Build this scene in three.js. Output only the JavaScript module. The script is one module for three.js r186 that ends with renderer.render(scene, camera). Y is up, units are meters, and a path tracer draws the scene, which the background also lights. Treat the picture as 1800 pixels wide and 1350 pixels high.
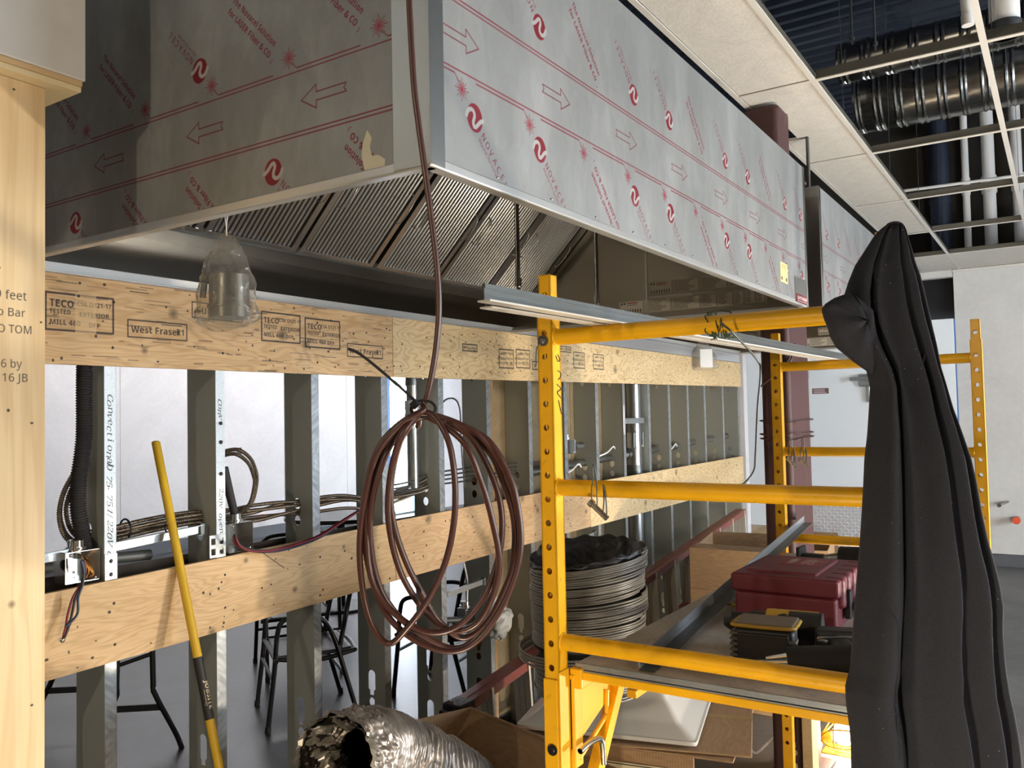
import * as THREE from 'three';
import { RoundedBoxGeometry } from 'three/addons/geometries/RoundedBoxGeometry.js';
import { mergeGeometries, mergeVertices, toCreasedNormals } from 'three/addons/utils/BufferGeometryUtils.js';
import { ImprovedNoise } from 'three/addons/math/ImprovedNoise.js';
import { RectAreaLightUniformsLib } from 'three/addons/lights/RectAreaLightUniformsLib.js';

// ---------------------------------------------------------------- camera, sky, exposure
const scene = new THREE.Scene();
const EYE = new THREE.Vector3(0, 1.62, 0);
const camera = new THREE.PerspectiveCamera(2 * Math.atan(675 / 1488) * 180 / Math.PI, 4 / 3, 0.05, 80);
camera.position.copy(EYE);
camera.up.set(0.0388, 0.9990, 0.0216);
camera.lookAt(EYE.x - 0.5466, EYE.y + 0.0393, EYE.z - 0.8365);
scene.add(camera);
scene.background = new THREE.Color(0.82, 0.9, 1.0);
scene.backgroundIntensity = 20.0;
const renderer = new THREE.WebGLRenderer({ antialias: true });
renderer.toneMapping = THREE.LinearToneMapping;
renderer.toneMappingExposure = 1.0;
renderer.shadowMap.enabled = true;
RectAreaLightUniformsLib.init();
const WARM = new THREE.Color(1.0, 0.87, 0.69);
// lamps of the temporary string lighting: [x, y, z, candela]; the first is in view, the last is added to light the filters
const LAMPS = [[-0.872, 0.2, -3.948, 1.3], [1.05, 0.4, -3.3, 25], [-0.95, 2.62, 3.0, 10], [2.0, 1.62, -0.45, 11.5], [-0.28, 0.24, -0.5, 5]];

// ---------------------------------------------------------------- helpers
const FY = 0.1;                                    // height of the floor
let seedState = 12345;
const rnd = () => { seedState = (seedState * 1664525 + 1013904223) >>> 0; return seedState / 4294967296; };
const rr = (a, b) => a + (b - a) * rnd();
const pn = new ImprovedNoise();
const noise = (x, y, z = 0) => pn.noise(x, y, z);
const fbm = (x, y, z = 0, o = 4) => { let s = 0, a = 0.5, f = 1; for (let i = 0; i < o; i++) { s += a * pn.noise(x * f, y * f, z + i * 7.3); a *= 0.5; f *= 2.03; } return s; };
const V = (x, y, z) => new THREE.Vector3(x, y, z);
const VA = (a) => a.map((p) => new THREE.Vector3(...p));
const used = new Map();
const numbered = (n) => { const k = used.get(n) ?? 0; used.set(n, k + 1); return k ? `${n}_${String(k).padStart(3, '0')}` : n; };
const ORD = ['first', 'second', 'third', 'fourth', 'fifth', 'sixth', 'seventh', 'eighth', 'ninth', 'tenth'];
function tag(o, label, category, group) { if (label) o.userData.label = label; if (category) o.userData.category = category; if (group) o.userData.group = group; return o; }
function thing(name, label, category, pos = [0, 0, 0], group) {
  const o = new THREE.Group(); o.name = numbered(name); o.position.set(...pos); scene.add(o);
  return tag(o, label, category, group);
}
function struct(name, parent = scene) { const o = new THREE.Group(); o.name = parent === scene ? numbered(name) : name; parent.add(o); if (parent === scene) o.userData.kind = 'structure'; return o; }
function prep(g) {                                 // non-indexed, with position, normal, uv only
  let k = g.index ? g.toNonIndexed() : g;
  for (const n of Object.keys(k.attributes)) if (!['position', 'normal', 'uv'].includes(n)) k.deleteAttribute(n);
  if (!k.attributes.normal) k.computeVertexNormals();
  if (!k.attributes.uv) k.setAttribute('uv', new THREE.BufferAttribute(new Float32Array(k.attributes.position.count * 2), 2));
  k.morphAttributes = {}; k.clearGroups?.();
  return k;
}
const merge = (list) => list.length === 1 ? list[0] : mergeGeometries(list.map(prep), false);
// uv in metres from the dominant direction of every face
function uvm(g0, turn = false) {
  const g = prep(g0.clone()), p = g.attributes.position, uv = g.attributes.uv, a = V(0, 0, 0), b = V(0, 0, 0), c = V(0, 0, 0), n = V(0, 0, 0);
  for (let i = 0; i < p.count; i += 3) {
    a.fromBufferAttribute(p, i); b.fromBufferAttribute(p, i + 1); c.fromBufferAttribute(p, i + 2);
    n.copy(b).sub(a).cross(c.clone().sub(a));
    const ax = Math.abs(n.x), ay = Math.abs(n.y), az = Math.abs(n.z);
    [a, b, c].forEach((q, k) => {
      let u, v;
      if (ax >= ay && ax >= az) { u = -q.z; v = q.y; } else if (ay >= az) { u = -q.z; v = q.x; } else { u = q.x; v = q.y; }
      if (turn) [u, v] = [v, u];
      uv.setXY(i + k, u, v);
    });
  }
  return g;
}
function obj(name, geo, mat, parent = scene, label) {
  const m = new THREE.Mesh(Array.isArray(geo) ? merge(geo) : geo, mat);
  m.name = parent === scene ? numbered(name) : name; m.castShadow = m.receiveShadow = true;
  parent.add(m); if (label) m.userData.label = label;
  return m;
}
const box = (x0, x1, y0, y1, z0, z1) => new THREE.BoxGeometry(Math.abs(x1 - x0), Math.abs(y1 - y0), Math.abs(z1 - z0)).translate((x0 + x1) / 2, (y0 + y1) / 2, (z0 + z1) / 2);
const rbox = (x0, x1, y0, y1, z0, z1, r = 0.003, s = 2) => new RoundedBoxGeometry(Math.abs(x1 - x0), Math.abs(y1 - y0), Math.abs(z1 - z0), s, Math.min(r, 0.49 * Math.min(Math.abs(x1 - x0), Math.abs(y1 - y0), Math.abs(z1 - z0)))).translate((x0 + x1) / 2, (y0 + y1) / 2, (z0 + z1) / 2);
function rod(a, b, r, seg = 12, r2 = r) {          // capped cylinder from a to b
  const A = a.isVector3 ? a : V(...a), B = b.isVector3 ? b : V(...b), d = B.clone().sub(A), L = d.length();
  return new THREE.CylinderGeometry(r2, r, L, seg).applyQuaternion(new THREE.Quaternion().setFromUnitVectors(V(0, 1, 0), d.normalize())).translate((A.x + B.x) / 2, (A.y + B.y) / 2, (A.z + B.z) / 2);
}
function bar(a, b, w, h, up = [0, 1, 0]) {          // box bar from a to b, w across, h along up
  const A = V(...a), B = V(...b), d = B.clone().sub(A), L = d.length(), z = d.normalize(), x = V(...up).cross(z).normalize(), y = z.clone().cross(x);
  return new THREE.BoxGeometry(w, h, L).applyMatrix4(new THREE.Matrix4().makeBasis(x, y, z)).translate((A.x + B.x) / 2, (A.y + B.y) / 2, (A.z + B.z) / 2);
}
const crv = (pts, tension = 0.5) => new THREE.CatmullRomCurve3(pts[0].isVector3 ? pts : VA(pts), false, 'catmullrom', tension);
const tube = (pts, r, seg = 40, rad = 8) => new THREE.TubeGeometry(pts.getPoint ? pts : crv(pts), seg, r, rad, false);
function ribbed(pts, r, step, amp, rad = 10) {      // armoured or corrugated tube: radius waves along its length
  const c = pts.getPoint ? pts : crv(pts), L = c.getLength(), n = Math.max(8, Math.round(L / step * 4)), g = new THREE.TubeGeometry(c, n, r, rad, false), p = g.attributes.position;
  for (let i = 0; i <= n; i++) {
    const k = i % 4 < 2 ? amp : -amp, ctr = c.getPointAt(i / n);
    for (let j = 0; j <= rad; j++) { const id = i * (rad + 1) + j; const v = V(0, 0, 0).fromBufferAttribute(p, id).sub(ctr).setLength(r + k).add(ctr); p.setXYZ(id, v.x, v.y, v.z); }
  }
  g.computeVertexNormals(); return g;
}
const extr = (shape, depth, bevel = 0) => new THREE.ExtrudeGeometry(shape, { depth, bevelEnabled: bevel > 0, bevelSize: bevel, bevelThickness: bevel, bevelSegments: 2, curveSegments: 10 });
const poly = (pts) => { const s = new THREE.Shape(); pts.forEach(([x, y], i) => i ? s.lineTo(x, y) : s.moveTo(x, y)); s.closePath(); return s; };
function hole(s, x, y, rx, ry = rx) { const h = new THREE.Path(); h.absellipse(x, y, rx, ry, 0, Math.PI * 2, true); s.holes.push(h); }
// grid surface from a function (u, v) -> Vector3
function sheet(fn, nu, nv, closedU = false) {
  const pos = [], uv = [], idx = [];
  for (let j = 0; j <= nv; j++) for (let i = 0; i <= nu; i++) { const p = fn(i / nu, j / nv); pos.push(p.x, p.y, p.z); uv.push(i / nu, j / nv); }
  for (let j = 0; j < nv; j++) for (let i = 0; i < nu; i++) { const a = j * (nu + 1) + i, b = a + 1, c = a + nu + 1, d = c + 1; idx.push(a, b, d, a, d, c); }
  const g = new THREE.BufferGeometry();
  g.setAttribute('position', new THREE.Float32BufferAttribute(pos, 3)); g.setAttribute('uv', new THREE.Float32BufferAttribute(uv, 2)); g.setIndex(idx); g.computeVertexNormals();
  if (closedU) { const n = g.attributes.normal; for (let j = 0; j <= nv; j++) { const a = j * (nu + 1), b = a + nu; const x = n.getX(a) + n.getX(b), y = n.getY(a) + n.getY(b), z = n.getZ(a) + n.getZ(b), l = Math.hypot(x, y, z) || 1; n.setXYZ(a, x / l, y / l, z / l); n.setXYZ(b, x / l, y / l, z / l); } }
  return g;
}

// ---------------------------------------------------------------- textures
function canvas(w, h, draw) { const c = document.createElement('canvas'); c.width = w; c.height = h; draw(c.getContext('2d'), w, h); const t = new THREE.CanvasTexture(c); t.colorSpace = THREE.SRGBColorSpace; t.wrapS = t.wrapT = THREE.RepeatWrapping; t.anisotropy = 8; return t; }
function pix(w, h, fn, srgb = true) {               // fn(x, y) -> [r, g, b] 0..255
  const d = new Uint8Array(w * h * 4);
  for (let y = 0; y < h; y++) for (let x = 0; x < w; x++) { const c = fn(x, y), i = (y * w + x) * 4; d[i] = Math.max(0, Math.min(255, c[0])); d[i + 1] = Math.max(0, Math.min(255, c[1])); d[i + 2] = Math.max(0, Math.min(255, c[2])); d[i + 3] = 255; }
  const t = new THREE.DataTexture(d, w, h); if (srgb) t.colorSpace = THREE.SRGBColorSpace; t.wrapS = t.wrapT = THREE.RepeatWrapping; t.magFilter = THREE.LinearFilter; t.needsUpdate = true; return t;
}
// periodic noise on a torus so that tiled textures do not show seams
const tn = (x, y, w, h, fx, fy, o = 3, s = 0) => { const a = x / w * 2 * Math.PI, b = y / h * 2 * Math.PI, R = fx / 6.283, Q = fy / 6.283; return fbm(Math.cos(a) * R + 5 + s, Math.sin(a) * R + Math.cos(b) * Q * 1.3, Math.sin(b) * Q + s, o); };
const rep = (t, metresU, metresV) => { t.repeat.set(1 / metresU, 1 / metresV); return t; };
const std = (o) => new THREE.MeshStandardMaterial(o);
const phy = (o) => new THREE.MeshPhysicalMaterial(o);

const brushed = rep(pix(256, 256, (x, y) => { const v = 128 + 60 * tn(x, y, 256, 256, 3, 90, 2) + 30 * tn(x, y, 256, 256, 4, 20, 2, 9); return [v, v, v]; }, false), 0.8, 0.8);
const smudge = rep(pix(256, 256, (x, y) => { const v = 110 + 130 * tn(x, y, 256, 256, 6, 6, 4, 3); return [v, v, v]; }, false), 1.1, 1.1);
const spangle = rep(pix(256, 256, (x, y) => { const v = 190 + 60 * tn(x, y, 256, 256, 30, 30, 2, 1) + 40 * tn(x, y, 256, 256, 5, 5, 3, 4); return [v, v, v]; }), 0.5, 0.5);
const speck = rep(pix(256, 256, (x, y) => { const v = 225 + 28 * tn(x, y, 256, 256, 60, 60, 2, 2) + 10 * tn(x, y, 256, 256, 6, 6, 2, 5); return [v, v, v]; }), 0.6, 0.6);
const concreteMap = rep(pix(512, 512, (x, y) => { const n = tn(x, y, 512, 512, 5, 5, 5, 2), m = tn(x, y, 512, 512, 60, 60, 2, 8), v = 172 + 62 * n + 26 * m; return [v, v, v * 1.01]; }), 2.6, 2.6);
const concreteRough = rep(pix(256, 256, (x, y) => { const v = 120 + 120 * tn(x, y, 256, 256, 9, 9, 4, 6); return [v, v, v]; }, false), 2.1, 2.1);
const cardMap = rep(pix(256, 256, (x, y) => { const c = 6 * Math.sin(x / 256 * 2 * Math.PI * 40), n = 22 * tn(x, y, 256, 256, 8, 30, 3, 4); return [150 + c + n, 122 + c + n, 91 + c + n * 0.8]; }), 0.35, 0.35);
const drywallMap = rep(pix(256, 256, (x, y) => { const n = 12 * tn(x, y, 256, 256, 6, 6, 3), m = 8 * tn(x, y, 256, 256, 50, 50, 2); return [226 + n + m, 225 + n + m, 224 + n + m]; }), 2.3, 2.3);
const paperMap = rep(pix(256, 256, (x, y) => { const n = 16 * tn(x, y, 256, 256, 4, 12, 3), m = 16 * tn(x, y, 256, 256, 60, 60, 2); return [152 + n + m, 138 + n + m, 112 + n + m]; }), 1.2, 1.2);
const clothMap = rep(pix(256, 256, (x, y) => { const n = 60 * tn(x, y, 256, 256, 80, 80, 2), k = 0; const v = 190 + n + k; return [v, v, v * 1.04]; }), 0.22, 0.22);
const wornYellow = rep(pix(256, 256, (x, y) => { const n = tn(x, y, 256, 256, 7, 7, 4, 1), m = tn(x, y, 256, 256, 26, 26, 3, 7), dirt = Math.max(0, m * 1.8 - 0.62); return [238 - 130 * dirt + 14 * n, 176 - 92 * dirt + 12 * n, 14 + 24 * dirt]; }), 0.5, 0.5);
const dustMap = rep(pix(512, 512, (x, y) => { const n = tn(x, y, 512, 512, 6, 6, 5, 1), m = tn(x, y, 512, 512, 50, 50, 3, 3), k = m > 0.36 ? -40 : 0; return [178 + 44 * n + 20 * m + k, 170 + 42 * n + 20 * m + k, 158 + 40 * n + 18 * m + k]; }), 0.7, 0.7);

// wood: w x h pixels, length along u (metres per pixel fixed by the caller)
function woodPixels(w, h, seed, base, dark, kind) {
  const d = new Uint8ClampedArray(w * h * 4), knots = [];
  let s = seed * 977 + 13; const r = () => { s = (s * 1664525 + 1013904223) >>> 0; return s / 4294967296; };
  for (let i = 0; i < (kind === 'lumber' ? 9 : 5); i++) knots.push([r() * w, r() * h, 8 + r() * 12]);
  for (let y = 0; y < h; y++) for (let x = 0; x < w; x++) {
    let px = x, py = y, kn = 0;
    for (const [kx, ky, kr] of knots) { const dx = (x - kx) / 2.2, dy = y - ky, q = Math.exp(-(dx * dx + dy * dy) / (kr * kr * 3)); py += dy * q * 1.4; const t = Math.hypot(x - kx, y - ky) / kr; if (t < 1) kn = Math.max(kn, (1 - t) * 0.8); }
    let t;
    if (kind === 'rotary') { const n = fbm(px * 0.004, py * 0.011, seed, 4) * 13; t = Math.pow(Math.abs(Math.sin(n * Math.PI)), 5) * 0.75 + 0.25 * (0.5 + fbm(px * 0.02, py * 0.25, seed + 3, 2)); }
    else if (kind === 'lumber') { const n = py * 0.055 + fbm(px * 0.0016, py * 0.02, seed, 3) * 6; t = Math.pow(0.5 + 0.5 * Math.sin(n * 2.2), 3) * 0.5 + 0.5 * (0.5 + fbm(px * 0.006, py * 0.4, seed + 5, 3)); }
    else { const n = fbm(px * 0.0022, py * 0.012, seed, 4) * 10 + py * 0.01; t = Math.pow(Math.abs(Math.sin(n * Math.PI)), 3) * 0.55 + 0.45 * (0.5 + fbm(px * 0.012, py * 0.3, seed + 3, 3)); }
    const lo = fbm(px * 0.003, py * 0.008, seed + 9, 2) * 26, i = (y * w + x) * 4, f = Math.min(1, Math.max(0, t)) ;
    for (let c = 0; c < 3; c++) d[i + c] = (base[c] * (1 - f * 0.55) + dark[c] * f * 0.55 + lo) * (1 - kn * 0.55);
    d[i + 3] = 255;
  }
  return new ImageData(d, w, h);
}
const ink = (g, a = 0.85) => { g.strokeStyle = g.fillStyle = `rgba(24,22,24,${a})`; };
function stampBox(g, x, y, w, h, lines, flip) {      // grade stamp: framed lines of print
  g.save(); g.translate(x + w / 2, y + h / 2); if (flip) g.rotate(Math.PI); g.translate(-w / 2, -h / 2); ink(g, 0.78); g.lineWidth = Math.max(2.5, h * 0.05); g.strokeRect(0, 0, w, h); g.textBaseline = 'middle';
  for (const [t, tx, ty, s, b] of lines) { g.font = `${b ? 'bold ' : ''}${Math.round(s * h)}px sans-serif`; g.fillText(t, tx * w, ty * h); }
  g.restore();
}
const TECO = [['TECO', 0.05, 0.27, 0.27, 1], ['TESTED', 0.05, 0.5, 0.17, 1], ['MILL 460', 0.05, 0.78, 0.2, 1], ['CSA O121-17', 0.44, 0.24, 0.165, 1], ['EXTERIOR', 0.48, 0.52, 0.19, 1], ['DFP', 0.62, 0.8, 0.19, 1]];
const WEST = [['West Fraser', 0.05, 0.52, 0.58, 1], ['R1', 0.81, 0.52, 0.5, 1]];
function wearStamps(g, w, h, n, cols) { for (let i = 0; i < n; i++) { const x = rr(0, w), y = rr(0, h); g.fillStyle = cols[Math.floor(rnd() * cols.length)]; g.globalAlpha = rr(0.25, 0.75); g.fillRect(x, y, rr(6, 60), rr(0.8, 2.2)); } g.globalAlpha = 1; }
const HOSE = [[-0.782,2.284,-0.94], [-0.782,2.184,-0.945], [-0.781,2.109,-0.949], [-0.778,2.055,-0.954], [-0.773,1.996,-0.959], [-0.768,1.925,-0.966], [-0.763,1.842,-0.973], [-0.763,1.779,-0.976], [-0.77,1.717,-0.975], [-0.781,1.659,-0.97], [-0.788,1.641,-0.967], [-0.781,1.632,-0.957], [-0.805,1.614,-0.937], [-0.841,1.569,-0.923], [-0.861,1.503,-0.918], [-0.871,1.437,-0.917], [-0.869,1.37,-0.921], [-0.857,1.321,-0.927], [-0.835,1.296,-0.937], [-0.808,1.319,-0.946], [-0.776,1.364,-0.959], [-0.751,1.421,-0.969], [-0.738,1.486,-0.973], [-0.738,1.551,-0.972], [-0.749,1.599,-0.968], [-0.78,1.63,-0.964], [-0.824,1.611,-0.953], [-0.846,1.564,-0.937], [-0.86,1.494,-0.925], [-0.859,1.42,-0.922], [-0.847,1.372,-0.926], [-0.82,1.335,-0.942], [-0.784,1.312,-0.965], [-0.749,1.32,-0.99], [-0.719,1.36,-1.013], [-0.7,1.424,-1.029], [-0.699,1.49,-1.033], [-0.717,1.553,-1.024], [-0.747,1.606,-1.004], [-0.788,1.628,-0.965], [-0.814,1.61,-0.951], [-0.839,1.556,-0.933], [-0.856,1.478,-0.924], [-0.854,1.395,-0.932], [-0.837,1.343,-0.949], [-0.808,1.304,-0.977], [-0.77,1.28,-1.01], [-0.74,1.302,-1.034], [-0.711,1.361,-1.053], [-0.689,1.429,-1.064], [-0.69,1.497,-1.057], [-0.702,1.552,-1.04], [-0.729,1.599,-1.013], [-0.786,1.627,-0.972], [-0.799,1.605,-0.938], [-0.819,1.557,-0.933], [-0.831,1.494,-0.935], [-0.831,1.436,-0.944], [-0.82,1.385,-0.956], [-0.796,1.339,-0.974], [-0.766,1.311,-0.992], [-0.731,1.32,-1.008], [-0.706,1.36,-1.016], [-0.692,1.411,-1.016], [-0.696,1.473,-1.006], [-0.707,1.53,-0.995], [-0.728,1.588,-0.98], [-0.793,1.625,-0.973], [-0.823,1.615,-0.957], [-0.853,1.577,-0.939], [-0.869,1.519,-0.929], [-0.871,1.461,-0.925], [-0.861,1.394,-0.929], [-0.84,1.337,-0.939], [-0.805,1.3,-0.959], [-0.761,1.283,-0.985], [-0.726,1.299,-1.007], [-0.692,1.355,-1.029], [-0.674,1.42,-1.043], [-0.676,1.482,-1.045], [-0.69,1.54,-1.039], [-0.723,1.595,-1.021], [-0.794,1.623,-0.979], [-0.816,1.603,-0.961], [-0.827,1.564,-0.949], [-0.832,1.514,-0.943], [-0.829,1.465,-0.946], [-0.818,1.414,-0.957], [-0.803,1.367,-0.973], [-0.787,1.324,-0.992], [-0.76,1.295,-1.018], [-0.728,1.324,-1.043], [-0.703,1.386,-1.06], [-0.695,1.458,-1.062], [-0.705,1.522,-1.05], [-0.725,1.578,-1.029], [-0.796,1.629,-0.986], [-0.815,1.607,-0.986]];
const HOSE_TIE = [[-0.787,1.631,-0.968]];
const TIE_TAIL = [[-0.789,1.641,-0.96], [-0.811,1.666,-0.945], [-0.837,1.695,-0.926], [-0.859,1.717,-0.91], [-0.873,1.725,-0.901]];
const JACKET = [[1.932,-0.242,-1.537,-0.221,-1.551], [1.927,-0.248,-1.533,-0.218,-1.552], [1.92,-0.255,-1.528,-0.216,-1.554], [1.908,-0.263,-1.524,-0.214,-1.556], [1.889,-0.274,-1.518,-0.21,-1.56], [1.865,-0.288,-1.51,-0.206,-1.564], [1.841,-0.297,-1.505,-0.2,-1.569], [1.815,-0.305,-1.501,-0.196,-1.572], [1.788,-0.307,-1.501,-0.193,-1.575], [1.755,-0.304,-1.505,-0.189,-1.58], [1.721,-0.294,-1.512,-0.184,-1.584], [1.687,-0.278,-1.524,-0.181,-1.588], [1.658,-0.274,-1.528,-0.175,-1.594], [1.62,-0.277,-1.528,-0.167,-1.6], [1.576,-0.281,-1.528,-0.155,-1.61], [1.537,-0.286,-1.526,-0.145,-1.619], [1.494,-0.289,-1.526,-0.139,-1.625], [1.446,-0.293,-1.526,-0.134,-1.63], [1.401,-0.297,-1.526,-0.128,-1.636], [1.36,-0.302,-1.525,-0.118,-1.644], [1.331,-0.305,-1.524,-0.113,-1.649], [1.293,-0.309,-1.523,-0.109,-1.654], [1.254,-0.313,-1.522,-0.11,-1.655], [1.216,-0.317,-1.521,-0.109,-1.657], [1.183,-0.32,-1.521,-0.106,-1.661], [1.15,-0.329,-1.517,-0.102,-1.665], [1.12,-0.329,-1.518,-0.097,-1.67], [1.086,-0.326,-1.521,-0.093,-1.674], [1.05,-0.325,-1.524,-0.09,-1.677], [1.004,-0.326,-1.526,-0.089,-1.681], [0.947,-0.325,-1.529,-0.088,-1.684], [0.889,-0.321,-1.534,-0.088,-1.687]];
const LOBE = [[-0.297,1.815,-1.482], [-0.315,1.808,-1.471], [-0.328,1.799,-1.463], [-0.333,1.791,-1.46], [-0.331,1.772,-1.462], [-0.324,1.745,-1.468], [-0.312,1.722,-1.477], [-0.293,1.7,-1.49], [-0.269,1.68,-1.507], [-0.261,1.734,-1.51], [-0.267,1.787,-1.504]];
const BLACK_CONDUIT = [[-2.3,1.858,-1.33], [-2.3,1.714,-1.328], [-2.3,1.587,-1.327], [-2.3,1.477,-1.313], [-2.3,1.398,-1.31], [-2.3,1.319,-1.322], [-2.3,1.275,-1.33]];
const LOOP_CABLES = [[-2.35,1.865,-1.388], [-2.35,1.7,-1.382], [-2.35,1.553,-1.372], [-2.35,1.49,-1.335], [-2.35,1.432,-1.303], [-2.35,1.374,-1.293], [-2.35,1.317,-1.311], [-2.35,1.284,-1.36], [-2.35,1.283,-1.446]];
const RUN_A = [[-2.33,1.304,-1.349], [-2.33,1.306,-1.434], [-2.33,1.315,-1.543], [-2.33,1.321,-1.682], [-2.33,1.317,-1.822], [-2.33,1.312,-1.926], [-2.33,1.318,-2.051], [-2.33,1.319,-2.184], [-2.33,1.32,-2.358], [-2.33,1.301,-2.515], [-2.33,1.304,-2.687], [-2.33,1.317,-2.816], [-2.33,1.336,-2.882]];
const MC_LOOP = [[-2.31,1.517,-1.786], [-2.31,1.53,-1.819], [-2.31,1.53,-1.865], [-2.31,1.499,-1.912], [-2.31,1.452,-1.935], [-2.31,1.413,-1.937], [-2.31,1.357,-1.92], [-2.31,1.328,-1.886], [-2.31,1.314,-1.845], [-2.31,1.301,-1.773]];
const WIRE_A = [[-2.21,1.263,-1.268], [-2.21,1.232,-1.273], [-2.21,1.199,-1.264], [-2.21,1.169,-1.248], [-2.21,1.13,-1.235], [-2.21,1.097,-1.225], [-2.21,1.07,-1.212]];
const WIRE_B = [[-2.2,1.274,-1.748], [-2.2,1.242,-1.765], [-2.2,1.213,-1.818], [-2.2,1.198,-1.91], [-2.2,1.2,-2.009], [-2.2,1.215,-2.113], [-2.2,1.253,-2.211], [-2.2,1.29,-2.307]];
const POLE = [[-1.844,0.1,-1.554], [-2.218,1.182,-1.577], [-2.353,1.572,-1.585]];
const TIE_WIRE = [[-0.562,1.802,-1.6], [-0.537,1.786,-1.56], [-0.518,1.768,-1.56], [-0.522,1.727,-1.71], [-0.517,1.701,-1.715], [-0.525,1.626,-1.713], [-0.532,1.533,-1.713], [-0.536,1.501,-1.712], [-0.545,1.48,-1.683], [-0.537,1.476,-1.6]];
const WHITE_CABLE = [[-1.373,0.44,-3.343], [-1.285,0.419,-3.401], [-1.218,0.375,-3.447], [-1.172,0.294,-3.481], [-1.141,0.222,-3.504], [-1.12,0.217,-3.519], [-1.064,0.277,-3.552], [-0.992,0.355,-3.596], [-0.957,0.394,-3.617], [-0.929,0.464,-3.632]];
const TBAR = [[-0.7,1.802,-0.991], [-0.7,1.817,-1.639], [-0.7,1.794,-4.03]];
const ANGLE = [[-0.732,1.1,-1.547], [-0.89,1.199,-3.5]];
const LADDER = [[-2.1,0.935,-6.362], [-2.03,0.543,-2.621]];
const CHAIR = [[-3.318,0.1,-2.864], [-3.065,0.1,-3.245], [-2.912,0.47,-2.933]];
const TABLELEG = [[-3.221,0.1,-2.268]];
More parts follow.
